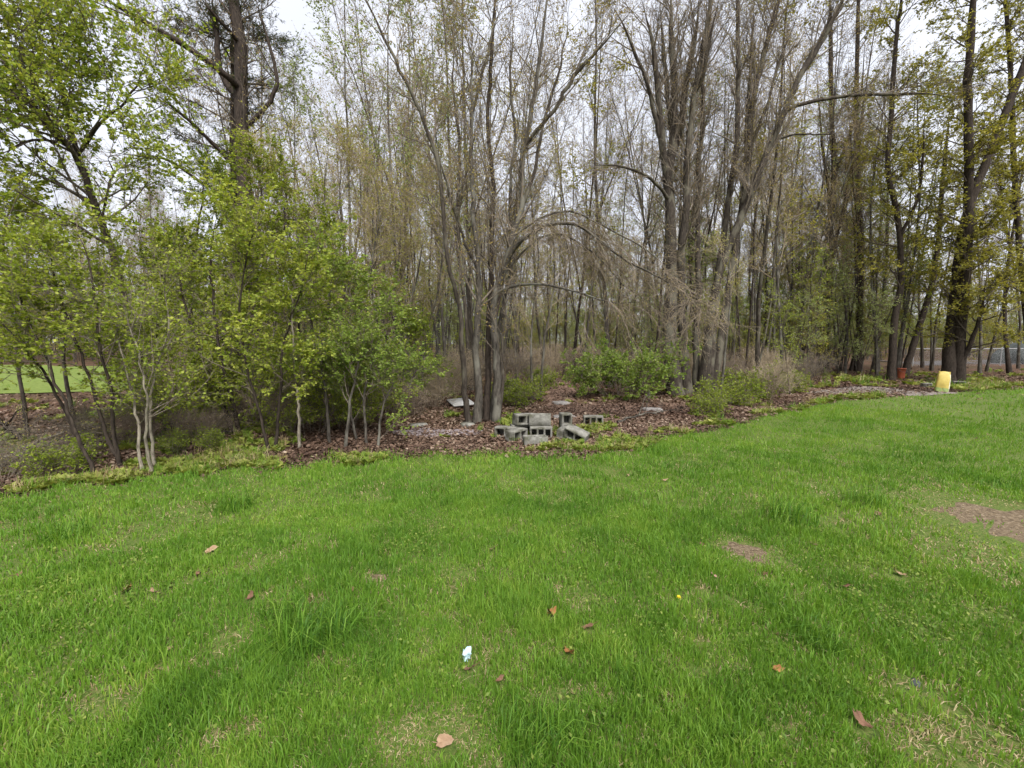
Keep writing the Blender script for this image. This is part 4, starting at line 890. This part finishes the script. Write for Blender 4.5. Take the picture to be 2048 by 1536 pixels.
rs = np.random.default_rng(3)
def lawn_grass():
    """blades of grass in small tufts, straw and weeds: one field nobody could count"""
    mb = MB()
    # tuft centres by distance: number, near and far radius, blades each, width, segments
    for n, r0, r1, per, w, seg in ((11000, .95, 2.4, 11, .0044, 2), (15000, 2.4, 4.2, 8, .0055, 2), (17000, 4.2, 7.5, 6, .008, 2), (20000, 7.5, 13, 7, .013, 1), (16000, 13, 26, 6, .022, 1)):
        th = rs.uniform(-.98, .98, n); r = np.sqrt(rs.uniform(r0 ** 2, r1 ** 2, n))
        eg = edge_r(th); k = r < eg * (1 + .05 * (vnoise(r * np.sin(th), r * np.cos(th), .3, 77) - .55)) + rs.exponential(.10, n) - .08; X, Y = (r * np.sin(th))[k], (r * np.cos(th))[k]; n = len(X)
        lush = vnoise(X, Y, .6, 12) * .45 + vnoise(X, Y, .22, 13) * .55
        thin = vnoise(X, Y, .35, 4) * .6 + vnoise(X, Y, .11, 8) * .4
        drop = (thin < .33) & (rs.uniform(0, 1, n) < .6); worn = np.zeros(n)
        for bx, by, rx, ry in BARE:
            q = np.hypot((X - bx) / rx, (Y - by) / ry) + (vnoise(X, Y, .12, 9) - .5) * .8
            drop |= rs.uniform(0, 1, n) < np.clip((1.05 - q) / .3, 0, .88); worn = np.maximum(worn, np.clip(1.9 - q, 0, .75))
        for bx, by, rx, ry in WORN:
            q = np.hypot((X - bx) / rx, (Y - by) / ry) + (vnoise(X, Y, .10, 19) - .5) * 1.1
            worn = np.maximum(worn, np.clip(1.25 - q, 0, .8))
        drop |= rs.uniform(0, 1, n) < worn * .38
        for lx, ly, lr in LEAF_SPOTS: drop |= np.hypot(X - lx, (Y - ly) * .8 + .3 * lr) < lr
        drop |= np.hypot((X - GS[0]) / 2.6, (Y - GS[1]) / .8) < 1
        kp = ~drop; X, Y, lush, thin, worn = X[kp], Y[kp], lush[kp], thin[kp], worn[kp]; n = len(X)
        tint = .50 + .26 * (vnoise(X, Y, 1.1, 1) - .5) + .32 * (vnoise(X, Y, .35, 2) - .5) + .2 * (vnoise(X, Y, .13, 3) - .5) + rs.normal(0, .08, n) - .10 * (lush - .5)
        hb = .034 + .125 * np.clip(lush - .25, 0, 1) ** 1.7 + rs.uniform(0, .014, n)
        hb *= 1 - .45 * worn
        dry = rs.uniform(0, 1, n) < .085 + .62 * worn + .2 * (thin < .38)
        wd = (rs.uniform(0, 1, n) < .03 + .12 * (vnoise(X, Y, .8, 21) > .7)) & ~dry
        long_ = (rs.uniform(0, 1, n) < .02) & ~dry; hb[long_] *= 1.8
        # blades
        idx = np.repeat(np.nonzero(~wd)[0], per); m = len(idx)
        a = rs.uniform(0, 6.283, m); q = np.sqrt(rs.uniform(0, 1, m)) * (.035 + .012 * r0)
        B = np.stack([X[idx] + np.cos(a) * q, Y[idx] + np.sin(a) * q], 1)
        z0 = hgt(B[:, 0], B[:, 1]) + .008
        isd = dry[idx]
        h = hb[idx] * rs.uniform(.55, 1.25, m) * (1 + .04 * r0); ln = np.abs(rs.normal(0, .5, m)) + .1; ln[isd] = rs.uniform(.9, 1.6, isd.sum())
        lift = np.where(isd, .45, 1.0)
        dr = rs.uniform(0, 6.283, m); d = np.stack([np.cos(dr), np.sin(dr)], 1)
        fa = np.arctan2(B[:, 0], B[:, 1]) + rs.normal(0, .7, m); sd = np.stack([np.cos(fa), -np.sin(fa)], 1)
        ww = (w * rs.uniform(.55, 1.15, m))[:, None] / 2
        b3 = np.column_stack([B, z0]); s3 = np.column_stack([sd * ww, np.zeros(m)]); d3 = np.column_stack([d, np.zeros(m)])
        up = np.array([[0, 0, 1.0]])
        tip = b3 + up * (np.maximum(1 - .35 * ln, .2) * h * lift)[:, None] + d3 * (ln * .75 * h)[:, None]
        tt = np.clip(tint[idx] + rs.normal(0, .11, m), 0, 1)
        for sel, mat in ((~isd, 0), (isd, 1)):
            b_, s_3, t_, e_ = b3[sel], s3[sel], tip[sel], len(b3[sel])
            t1 = tt[sel] if mat == 0 else rs.uniform(.1, .95, e_)
            if seg == 2:
                md = b_ + up * (.58 * h[sel] * lift[sel])[:, None] + d3[sel] * (ln[sel] * .22 * h[sel])[:, None]
                v = np.stack([b_ - s_3, b_ + s_3, md - s_3 * .85, md + s_3 * .85, t_], 1).reshape(-1, 3); k5 = (np.arange(e_) * 5)[:, None]
                mb.add(v, k5 + np.array([[0, 1, 3, 2]]), mat, np.repeat(t1, 5))
                mb.F.append(mb.F[-1][:, [3, 2, 2]] * 0 + (k5 + np.array([[2, 3, 4]]) + mb.n - len(v))); mb.M.append(np.full(e_, mat, np.int32))
            else:
                v = np.stack([b_ - s_3, b_ + s_3, t_], 1).reshape(-1, 3)
                mb.add(v, (np.arange(e_) * 3)[:, None] + np.array([[0, 1, 2]]), mat, np.repeat(t1, 3))
        # weeds
        if r0 < 10:
            wi = np.repeat(np.nonzero(wd)[0], 11); m = len(wi); a = rs.uniform(0, 6.283, m)
            p = np.stack([X[wi] + rs.normal(0, .03, m), Y[wi] + rs.normal(0, .03, m), hgt(X[wi], Y[wi]) + rs.uniform(.015, .05, m)], 1)
            mb.leaves(p, np.stack([np.cos(a), np.sin(a), rs.uniform(0, .7, m)], 1), np.tile([[0, 0, 1.0]], (m, 1)) + rs.normal(0, .3, (m, 3)), rs.uniform(.010, .024, m), .36, 2, rs.uniform(.1, 1, m))
    o = link('grass', mb.mesh('grass', [M['lawn_grass'], M['lawn_straw'], M['lawn_weed']]))
    return tag(o, 'fresh green spring grass covering the lawn', 'grass', kind='stuff')

# leaf litter and weeds on the floor of the wood
scraps = [leaf_scrap(50 + i, .062, M['litter']) for i in range(7)]
n = 95000; th = rs.uniform(-1.0, 1.0, n); e = edge_r(th); r = e * (1 + rs.normal(0, .02, n)) - .12 + np.abs(rs.normal(0, 1, n)) ** 1.5 * 4.5
X, Y = r * np.sin(th), r * np.cos(th); k = (r < 40); X, Y = X[k], Y[k]; n = len(X)
g_ = (X / Y < -.88) & (Y > 13) & (Y < 29); X, Y = X[~g_], Y[~g_]; n = len(X)
patchy = vnoise(X, Y, 1.4, 31)
scatter_object('leaf_litter', np.stack([X, Y, hgt(X, Y) + rs.uniform(.012, .04, n)], 1), np.stack([rs.normal(0, .35, n), rs.normal(0, .35, n), rs.uniform(0, 6.28, n)], 1),
               rs.uniform(.45, 1.05, n) * (1 + np.clip((np.hypot(X, Y) - 7) / 25, 0, .8)), np.clip(.25 + .5 * patchy + rs.normal(0, .2, n), 0, 1), rs.integers(0, 7, n), scraps, 'brown dead leaves covering the floor of the wood', 'leaf litter')
herbs = [weed_rosette(60 + i, 14, .085, M['weed']) for i in range(3)] + [blade_tuft(64 + i, 20, .08, .2, .006, .05, M['grass'], .7) for i in range(2)] + [blade_tuft(67, 16, .1, .28, .005, .07, M['straw'], 1.0, .2)]
n = 17000; th = rs.uniform(-1.0, 1.0, n); e = edge_r(th); r = e - .25 + np.abs(rs.normal(0, 1, n)) ** 1.6 * 4.0
X, Y = r * np.sin(th), r * np.cos(th); pn = vnoise(X, Y, .9, 41) * .6 + vnoise(X, Y, .3, 42) * .4
pxx = 1024 + X / Y * FPX
cover = np.where(pxx > 1380, .52, np.where(pxx < 760, .54, .66))
cover = np.where((r - e < .5) & ((pxx < 800) | (pxx > 1300)), cover - .04, cover)
k = (pn > cover) & (r < 38)
pc = on_ground(1260, 815); k &= np.hypot((X - pc[0]) / 1.9, (Y - pc[1]) / .9) > 1; pc = on_ground(870, 868); k &= np.hypot((X - pc[0]) / .75, (Y - pc[1]) / .42) > 1
k &= np.hypot((X - GS[0]) / 2.8, (Y - GS[1]) / 1.1) > 1
X, Y = X[k], Y[k]; n = len(X)
scatter_object('undergrowth', np.stack([X, Y, hgt(X, Y) + .015], 1), np.stack([rs.normal(0, .15, n), rs.normal(0, .15, n), rs.uniform(0, 6.28, n)], 1),
               rs.uniform(.45, 1.05, n) * (1 + np.clip((np.hypot(X, Y) - 6) / 14, 0, 1.0)), np.clip(rs.normal(.6, .22, n), 0, 1), rs.choice(6, n, p=[.27, .27, .2, .09, .05, .12]), herbs, 'low yellow-green weeds along the edge of the wood', 'weeds')
# far mass of the wood
far_src = []
for k in (0, 1, 2, 3, 5, 7):
    bm_t, bm_c = kinds[k]
    far_src.append(bm_c)
n = 300; X = rs.uniform(-1.35, 1.35, n); Y = rs.uniform(46, 105, n); X = X * Y; k = ~((X > 27) & (Y < 39)); X, Y = X[k], Y[k]; n = len(X)
idx = rs.integers(0, 6, n); rz = rs.uniform(0, 6.28, n); sc_ = rs.uniform(.7, 1.1, n)
tr_src = [kinds[q][0] for q in (0, 1, 2, 3, 5, 7)]
scatter_object('distant_wood', np.concatenate([np.stack([X, Y, hgt(X, Y)], 1)] * 2), np.concatenate([np.stack([0 * rz, 0 * rz, rz], 1)] * 2), np.concatenate([sc_, sc_]), np.full(2 * n, .5),
               np.concatenate([idx, idx + 6]), far_src + tr_src, 'far mass of bare grey-brown woodland', 'woods')
n = 1500; X = rs.uniform(-1.4, 1.4, n); Y = np.sqrt(rs.uniform(30 ** 2, 95 ** 2, n)); X = X * Y; k = ~((X > 27) & (Y < 38.5)) & ~((X / Y < -.86) & (Y < 31)); X, Y = X[k], Y[k]; n = len(X)
scatter_object('distant_thicket', np.stack([X, Y, hgt(X, Y)], 1), np.stack([0 * X, 0 * X, rs.uniform(0, 6.28, n)], 1), rs.uniform(.6, 1.35, n), np.full(n, .5), rs.choice(4, n, p=[.2, .45, .3, .05]), [y_[1] for y_ in young], 'far thicket of pale green understorey', 'woods')

# ------------------------------------------------------------------ concrete blocks
def block_mesh(cells=2, L=.36, H=.178, Dp=.178, wall=.03):
    """hollow concrete block: the cells run from the front face (-y) to an added sheet that darkens them"""
    xs = [-L / 2]
    cw = (L - wall * (cells + 1)) / cells
    for _ in range(cells): xs += [xs[-1] + wall, xs[-1] + wall + cw]
    xs.append(L / 2)
    zs = [0, wall, H - wall, H]
    mb = MB(); V = []; F = []
    idx = {}
    def v(p):
        if p not in idx: idx[p] = len(V); V.append(p)
        return idx[p]
    nx = len(xs) - 1
    solid = lambda i, j: not (j == 1 and i % 2 == 1)
    for i in range(nx):
        for j in range(3):
            if not solid(i, j): continue
            x0, x1, z0, z1 = xs[i], xs[i + 1], zs[j], zs[j + 1]
            for s, y in ((1, -Dp / 2), (-1, Dp / 2)):
                q = [v((x0, y, z0)), v((x1, y, z0)), v((x1, y, z1)), v((x0, y, z1))]; F.append(q if s > 0 else q[::-1])
            for di, dj, a, b in ((-1, 0, (x0, z0), (x0, z1)), (1, 0, (x1, z1), (x1, z0)), (0, -1, (x1, z0), (x0, z0)), (0, 1, (x0, z1), (x1, z1))):
                ii, jj = i + di, j + dj
                if 0 <= ii < nx and 0 <= jj < 3 and solid(ii, jj): continue
                F.append([v((a[0], -Dp / 2, a[1])), v((b[0], -Dp / 2, b[1])), v((b[0], Dp / 2, b[1])), v((a[0], Dp / 2, a[1]))])
    for i in range(1, nx, 2):                               # a thin sheet added near the back of each cell to darken its hole
        yb_ = Dp / 2 - .012
        F.append([v((xs[i] - .001, yb_, zs[1] - .001)), v((xs[i + 1] + .001, yb_, zs[1] - .001)), v((xs[i + 1] + .001, yb_, zs[2] + .001)), v((xs[i] - .001, yb_, zs[2] + .001))])
    F = [f[::-1] for f in F]
    mb.add(np.array(V), np.array(F)); me = mb.mesh('concrete_block', M['concrete'])
    return me
two, three = block_mesh(2), block_mesh(3)
for me in (two, three):
    import bmesh
    b_ = bmesh.new(); b_.from_mesh(me); bmesh.ops.recalc_face_normals(b_, faces=b_.faces)
    bmesh.ops.bevel(b_, geom=[e for e in b_.edges if len(e.link_faces) == 2 and e.calc_face_angle(0) > .5], offset=.004, segments=1, affect='EDGES')
    b_.to_mesh(me); b_.free()
yb = on_ground(1080, 880)[1] + .05
def block(px, py, dY, z, me, rot, lab):
    """px, py locate it sideways; z = height of its underside above the ground"""
    p = at(px, py, yb + dY); g_ = float(hgt(p[0], p[1]))
    return tag(link('concrete_block', me, loc=(p[0], yb + dY, g_ + z), rot=[R(a) for a in rot]), lab, 'concrete block', 'loose concrete blocks by the tree')
tag_b = 'loose concrete blocks by the tree'
block(1068, 880, -.24, .045, two, (90, 0, 8), 'concrete block at the very front of the pile, solid side forward')
block(1033, 868, -.02, .0, two, (0, 0, 52), 'concrete block at the left end of the pile, turned sideways')
block(1082, 870, .13, .0, three, (0, 0, -4), 'concrete block with three dark holes facing out, behind the front one')
block(1079, 850, .37, .0, two, (0, 0, 3), 'half-hidden concrete block carrying the plain one at the back of the pile')
block(1080, 840, .37, .27, two, (90, 0, -5), 'concrete block with plain side forward, resting above the three-holed one')
block(1043, 850, .36, .0, two, (0, 0, 14), 'concrete block on the ground under the topmost one')
block(1048, 830, .33, .18, two, (0, 3, 27), 'topmost concrete block of the pile, two square holes forward')
block(1121, 835, .40, .18, two, (0, 90, 12), 'concrete block standing on end behind the right of the pile')
block(1130, 855, .05, .0, two, (0, 0, 68), 'concrete block right of the pile, short end forward')
block(1150, 878, -.13, .035, two, (16, 20, -30), 'concrete block tipped over at the right end of the pile')
block(1013, 872, .20, .0, two, (0, 0, -20), 'concrete block half sunk in leaves between the tree and the pile')
bl = on_ground(1186, 850); tag(link('concrete_block', three, loc=(bl[0], bl[1], bl[2]), rot=(0, 0, R(-6))), 'lone concrete block set apart from the pile on the path', 'concrete block', tag_b)
for px, py, rz, lab in ((1852, 776, 20, 'pale concrete block left of the yellow sack'), (1916, 772, -15, 'pale concrete block right of the yellow sack')):
    c = on_ground(px, py); tag(link('concrete_block', two, loc=c, rot=(0, 0, R(rz)), scale=1.0), lab, 'concrete block', 'concrete blocks beside the yellow sack')

def slab(name, px, py, w, d, h, rz, mat, lab, cat_, seed, tilt=0.0):
    r_ = np.random.default_rng(seed); na = 14; a = np.linspace(0, 6.283, na, endpoint=False)
    rad = 1 / np.maximum(np.abs(np.cos(a)), np.abs(np.sin(a))) ** .75 * r_.uniform(.85, 1.1, na)
    o_ = np.stack([np.cos(a) * rad * w / 2, np.sin(a) * rad * d / 2], 1)
    v = [(x, y, -.02) for x, y in o_] + [(x, y, h * .7) for x, y in o_] + [(x * .9, y * .9, h + r_.normal(0, h * .08)) for x, y in o_] + [(0, 0, h)]
    mb = MB(); q = np.arange(na); q2 = (q + 1) % na
    mb.add(v, np.stack([q, q2, na + q2, na + q], 1)); mb.F.append(np.stack([na + q, na + q2, 2 * na + q2, 2 * na + q], 1)); mb.M.append(np.zeros(na, np.int32))
    mb.F.append(np.stack([2 * na + q, 2 * na + q2, np.full(na, 3 * na)], 1)); mb.M.append(np.zeros(na, np.int32))
    c = on_ground(px, py); return tag(link(name, mb.mesh(name, mat), loc=c, rot=(tilt, 0, rz)), lab, cat_)
slab('flat_stone', 1122, 808, .42, .45, .06, .2, M['stone'], 'flat grey stone on the path behind the blocks', 'stone', 1)
slab('flat_stone', 1128, 836, .5, .3, .05, .1, M['stone'], 'flat grey stone just behind the block pile', 'stone', 2)
slab('flat_stone', 1305, 822, .45, .2, .07, -.3, M['stone'], 'small pale stone in the red leaf litter below the round bush', 'stone', 3)
slab('flat_stone', 1830, 1372, .05, .035, .02, .7, M['mound'], 'small grey stone in the lawn near the right edge', 'stone', 4)
slab('flat_stone', 835, 853, .35, .2, .06, .4, M['concrete'], 'pale stone at the left end of the ash patch', 'stone', 5)
slab('flat_stone', 935, 853, .26, .16, .07, .2, M['concrete'], 'pale stone at the foot of the multi-stemmed tree', 'stone', 6)
# white board lying behind the centre tree
c = on_ground(922, 812)
mb = MB(); w, d, h = .26, .4, .025
v = [(-w, -d, 0), (w, -d, 0), (w * .95, d, 0), (-w * 1.05, d, 0)]; v = v + [(x, y, z + h) for x, y, z in v]
mb.add(v, [(3, 2, 1, 0), (4, 5, 6, 7), (0, 1, 5, 4), (1, 2, 6, 5), (2, 3, 7, 6), (3, 0, 4, 7)])
tag(link('white_board', mb.mesh('white_board', M['white']), loc=(c[0], c[1], c[2] + .09), rot=(R(4), R(-3), R(20))), 'flat white board lying on brush behind the multi-stemmed tree', 'board')

# ------------------------------------------------------------------ yellow sack, orange bucket, fence, mound
c = on_ground(1882, 785)
root = tag(link('yellow_sack', None, loc=c, rot=(R(-3), R(4), R(-38)), scale=.88), 'upright yellow plastic sack with a pale side at the lawn corner', 'sack')
def sack_part(z0, z1, name, mat, grow_=0.0, a0=0, a1=6.2832, n=40):
    """a slice of the bulging sack's skin between two heights"""
    a = np.linspace(a0, a1, n); z = np.linspace(z0, z1, 12); Hs = .70
    A, Z = np.meshgrid(a, z, indexing='ij'); q = Z / Hs
    sx = .175 * (1 - .14 * q) * (1 + .07 * np.sin(q * 3.1)); sy = .115 * (1.05 - .72 * q ** 3) * (1 + .15 * np.sin(q * 3.1))
    ca, sa = np.cos(A), np.sin(A)
    k = 1 / (np.abs(ca) ** 5.0 + np.abs(sa) ** 5.0) ** (1 / 5.0) + grow_ + .03 * np.sin(A * 5 + Z * 9) + .03 * np.sin(A * 3 - Z * 17) + .02 * np.sin(A * 11 + Z * 31)
    return link(name, grid_mesh(name, ca * k * sx, sa * k * sy, Z + .02 * np.sin(A * 2) * q, mat), root)
sack_part(.0, .70, 'body', M['yellow'])
sack_part(.03, .68, 'pale_side', M['cream'], .02, -.75, .55, 20)
sack_part(.0, .17, 'printed_band', M['print_green'], .012, -2.6, -.76, 20)
mb = MB(); z = .70
a = np.linspace(0, 6.283, 24, endpoint=False); mb.add([(math.cos(t) * .15, math.sin(t) * .05, z - .02) for t in a] + [(math.cos(t) * .158, math.sin(t) * .015, z + .05 + .01 * math.sin(3 * t)) for t in a],
   [(i, (i + 1) % 24, 24 + (i + 1) % 24, 24 + i) for i in range(24)])
link('folded_top', mb.mesh('folded_top', M['yellow'], True), root)

c = on_ground(1802, 757)
root = tag(link('orange_bucket', None, loc=c, scale=(.68, .68, .8)), 'orange-red bucket among the dark trunks before the fence', 'bucket')
mb = MB(); zz = np.array([0, .05, .45, .455, .50, .50, .46, .06]); rr_ = np.array([.17, .175, .215, .235, .235, .215, .205, .165])
a = np.linspace(0, 6.2832, 29); A, Q = np.meshgrid(a, np.arange(8), indexing='ij')
link('body', grid_mesh('body', np.cos(A) * rr_[Q], np.sin(A) * rr_[Q], zz[Q] * 1.15, M['orange']), root)
mb = MB(); mb.add([(0, 0, .07)] + [(math.cos(t) * .17, math.sin(t) * .17, .07) for t in a[:-1]], [(0, 1 + i, 1 + (i + 1) % 28) for i in range(28)]); link('base', mb.mesh('base', M['orange']), root)
hd = cat([(-.235, 0, .52), (-.2, -.16, .42), (0, -.245, .36), (.2, -.16, .42), (.235, 0, .52)], 16)
mb = MB(); mb.tubes(hd[None], np.full((1, 16), .006), 5); link('handle', mb.mesh('handle', M['steel'], True), root)

yf = 29.5
root = tag(link('chain_link_fence', None, loc=(27.5, yf, float(hgt(27.5, yf)))), 'grey chain-link fence behind the dark trunks on the right', 'fence')
LEN = 18.0
for i in range(7):
    mb = MB(); P = np.array([[i * 3.0, 0, -.1], [i * 3.0, 0, 1.28]]); mb.tubes(P[None], np.full((1, 2), .03), 8)
    mb.tubes(np.array([[[i * 3.0, 0, 1.28], [i * 3.0, 0, 1.31], [i * 3.0, 0, 1.32]]]), np.array([[.036, .03, .002]]), 8)
    link('post', mb.mesh('post', M['steel'], True), root)
mb = MB(); mb.tubes(np.array([[[0, 0, 1.22], [LEN, 0, 1.22]]]), np.full((1, 2), .026), 8); link('top_rail', mb.mesh('top_rail', M['steel'], True), root)
mb = MB(); s0 = np.arange(-1.15, LEN, .075); lo, hi = .03, 1.2
for sgn in (1, -1):
    x0 = s0 if sgn > 0 else s0 + (hi - lo); x1 = x0 + sgn * (hi - lo)
    P = np.stack([np.stack([x0, 0 * x0 + .012 * sgn - .04, 0 * x0 + lo], 1), np.stack([x1, 0 * x0 + .012 * sgn - .04, 0 * x0 + hi], 1)], 1)
    mb.tubes(P, np.full((len(s0), 2), .002), 3)
tag(link('wire_mesh', mb.mesh('wire_mesh', M['steel']), root), kind='stuff')
c = at(2060, 740, 32.5); a = np.linspace(0, 6.283, 25); q = np.linspace(0, 1, 9); A, Q = np.meshgrid(a, q, indexing='ij')
k = 1 + .12 * np.sin(A * 3 + 1) + .08 * np.sin(A * 5 + Q * 4)
mb_me = grid_mesh('dark_mound', np.cos(A) * (1 - Q ** 2.2) * 2.4 * k, np.sin(A) * (1 - Q ** 2.2) * 1.5 * k, Q * 2.1 - .05, M['mound'])
tag(link('dark_mound', mb_me, loc=(c[0], 32.5, float(hgt(c[0], 32.5)))), 'dark grey-green mound beyond the fence at the right edge', 'mound')

# ------------------------------------------------------------------ fallen wood on the left
def log(name, pts, r0, r1, mat, lab, cat_='branch'):
    P = cat(np.array(pts), 18); P += np.random.default_rng(len(lab)).normal(0, .012, P.shape)
    base = P[0].copy(); mb = MB(); mb.tubes((P - base)[None], np.linspace(r0, r1, 18)[None], 8)
    rr__ = np.random.default_rng(len(lab) + 3); s, d, rad, t = shoots(rr__, (P - base)[None], np.linspace(r0, r1, 18)[None], 7, .3, 1, .5, 1.1)
    root = tag(link(name, None, loc=base), lab, cat_); link('stem', mb.mesh('stem', mat, True), root)
    mb = MB(); Q = grow(rr__, s, d, rr__.uniform(.3, .8, 7), 6, .12, (0, 0, -.2)); mb.tubes(Q, taper(rad * .6, np.full(7, .003), 6), 4)
    s, d, rad, t = shoots(rr__, Q, taper(rad * .6, np.full(7, .003), 6), 6, .2, 1, .4, 1); Q = grow(rr__, s, d, rr__.uniform(.1, .35, len(s)), 4, .12, (0, 0, 0)); mb.tubes(Q, np.full(Q.shape[:2], .003), 3)
    tag(link('twigs', mb.mesh('twigs', mat), root), kind='stuff')
g3 = lambda px, py, dz: on_ground(px, py) + np.array([0, 0, dz])
log('fallen_branch', [g3(-60, 870, .35), g3(10, 850 + 25, .25), g3(45, 890, .06)], .06, .02, M['bark_dark'], 'dark fallen branch poking in at the left edge')
log('fallen_branch', [g3(-30, 960, .06), g3(90, 915, .16), g3(220, 880, .3)], .035, .012, M['bark_grey'], 'grey fallen branch lying in the leaves at lower left')
log('fallen_branch', [g3(0, 930, .05), g3(110, 890, .14), g3(190, 865, .16)], .03, .01, M['bark_pale'], 'pale fallen branch behind the grey one at lower left')
log('fallen_branch', [g3(395, 880, .05), g3(430, 876, .1), g3(470, 872, .08)], .025, .012, M['bark_grey'], 'short mossy branch on the leaves among the saplings')
log('fallen_branch', [g3(1235, 850, .05), g3(1270, 838, .07), g3(1330, 826, .05)], .025, .01, M['bark_grey'], 'fallen stick right of the lone concrete block')
heap_b = brush[2]
for i, (px, py, s, rz, lab) in enumerate([(60, 930, .55, .4, 'grey heap of cut brush at the far left edge'), (150, 905, .55, 1.9, 'grey heap of cut brush behind the hard-leaning sapling'), (20, 965, .4, 3.1, 'small grey heap of cut brush in the lower left corner of the wood')]):
    c = on_ground(px, py); o = place_bush(heap_b, 'brush_heap', lab, 'brush', c[0], c[1], rz, s); o.rotation_euler = (R(48), R(30), rz); o.scale = (s * 1.3, s * 1.1, s * .75)

# ------------------------------------------------------------------ small things on the lawn
def fallen_leaf(seed, size, mat):
    r_ = np.random.default_rng(seed); na = 26; a = np.linspace(0, 6.283, na, endpoint=False)
    lb = r_.uniform(0, .28); lobes = .95 - lb + lb * np.abs(np.cos(a * 2.5 + r_.uniform(0, .6))) ** .8 + r_.normal(0, .07, na); stretch = r_.uniform(.38, .72)
    o_ = np.stack([np.cos(a) * lobes, np.sin(a) * lobes * stretch], 1)
    curl = r_.uniform(.25, .95); ax = r_.uniform(0, 3.14)
    def z(x, y):
        u_ = x * math.cos(ax) + y * math.sin(ax); return curl * u_ * u_ + .1 * math.sin(4 * x + seed) * y
    v = [(0, 0, 0.0)] + [(x * .5, y * .5, z(x * .5, y * .5) + r_.normal(0, .03)) for x, y in o_] + [(x, y, z(x, y) + r_.normal(0, .06)) for x, y in o_]
    q = np.arange(na); q2 = (q + 1) % na
    mb = MB(); mb.add(np.array(v) * size / 2, np.stack([np.zeros(na, int), 1 + q, 1 + q2], 1)); mb.F.append(np.stack([1 + q, 1 + na + q, 1 + na + q2, 1 + q2], 1)); mb.M.append(np.zeros(na, np.int32))
    st = cat([(-.3, 0, .02), (-.8, .05, .05), (-1.3, .2, .18)], 6) * size / 2; mb.tubes(st[None], np.full((1, 6), .0016), 4)
    return mb.mesh('fallen_leaf', mat, True)
for i, (px, py, s, mt, lab) in enumerate(leaves_px):
    c = on_ground(px, py)
    tag(link('fallen_leaf', fallen_leaf(200 + i, s * .88, M[mt]), loc=(c[0], c[1], c[2] + .036), rot=(R(rs.uniform(5, 35)), R(rs.uniform(-20, 20)), rs.uniform(0, 6.28))), lab, 'fallen leaf', 'fallen leaves on the lawn')
# pale blue scrap of plastic on a stub of wire
c = on_ground(934, 1330)
root = tag(link('plastic_scrap', None, loc=c, scale=.72), 'crumpled pale blue plastic scrap standing in the foreground grass', 'plastic scrap')
mb = MB(); r_ = np.random.default_rng(9); u, v_ = np.meshgrid(np.linspace(-1, 1, 9), np.linspace(0, 1, 9), indexing='ij')
wx = .030 * (1 - .55 * np.abs(v_ - .6)); X = u * wx + r_.normal(0, .003, u.shape); Z = .035 + v_ * .085 + r_.normal(0, .003, u.shape); Yv = .018 * np.sin(u * 2.4) + .008 * np.sin(v_ * 9) + r_.normal(0, .003, u.shape)
sheet = link('sheet', grid_mesh('sheet', X, Yv, Z, M['blue_plastic']), root); sm_ = sheet.modifiers.new('thickness', 'SOLIDIFY'); sm_.thickness = .0015
mb.tubes(np.array([[[.004, .004, -.03], [.002, .006, .06], [0, .006, .10]]]), np.full((1, 3), .0022), 5); link('wire', mb.mesh('wire', M['blue_plastic']), root)
# taller clumps of grass
def clump(px, py, s, seed, lab, n=190):
    me = blade_tuft(seed, n, .07, .22, .005, .13, M['grass_clump'], 1.0)
    c = on_ground(px, py); return tag(link('grass_clump', me, loc=c, rot=(0, 0, seed), scale=s), lab, 'grass', 'taller clumps of grass in the lawn')
M['grass_clump'] = leaf_mat('grass_clump', [(0.0, (0.05, 0.13, 0.016)), (0.5, (0.105, 0.23, 0.02)), (1.0, (0.20, 0.33, 0.045))], 0.4, (1.3, 1.25, .6))
clump(625, 1290, 1.25, 301, 'largest clump of tall grass, in the left foreground', 340)
clump(560, 1245, .9, 302, 'clump of tall grass behind the largest one')
clump(470, 1020, 1.3, 303, 'dark clump of grass near the saplings at the lawn edge')
clump(130, 1080, 1.2, 304, 'clump of tall grass at the far left of the lawn')
clump(1580, 1045, 1.5, 305, 'wide clump of grass above the round bare spot')
clump(1730, 1010, 1.3, 306, 'clump of grass on the upper right of the lawn')
clump(760, 1350, .8, 307, 'low clump of grass right of the largest one')
clump(1060, 1490, .9, 308, 'clump of grass at the bottom of the picture')
clump(1640, 1290, .8, 309, 'clump of grass in the right foreground')
# dandelion
c = on_ground(1357, 1225); root = tag(link('dandelion', None, loc=c), 'tiny yellow dandelion in the grass right of centre', 'flower')
mb = MB(); mb.tubes(np.array([[[0, 0, 0], [.005, 0, .05], [0, .004, .09]]]), np.full((1, 3), .002), 5); link('stem', mb.mesh('stem', M['leaf_green']), root)
mb = MB(); a = np.linspace(0, 6.283, 30, endpoint=False); mb.leaves(np.tile([[0, .004, .09]], (30, 1)), np.stack([np.cos(a), np.sin(a), .4 + .4 * np.sin(a * 7)], 1), np.tile([[0, 0, 1.0]], (30, 1)), .014, .22); link('flower_head', mb.mesh('flower_head', M['petal']), root)

lawn_grass()
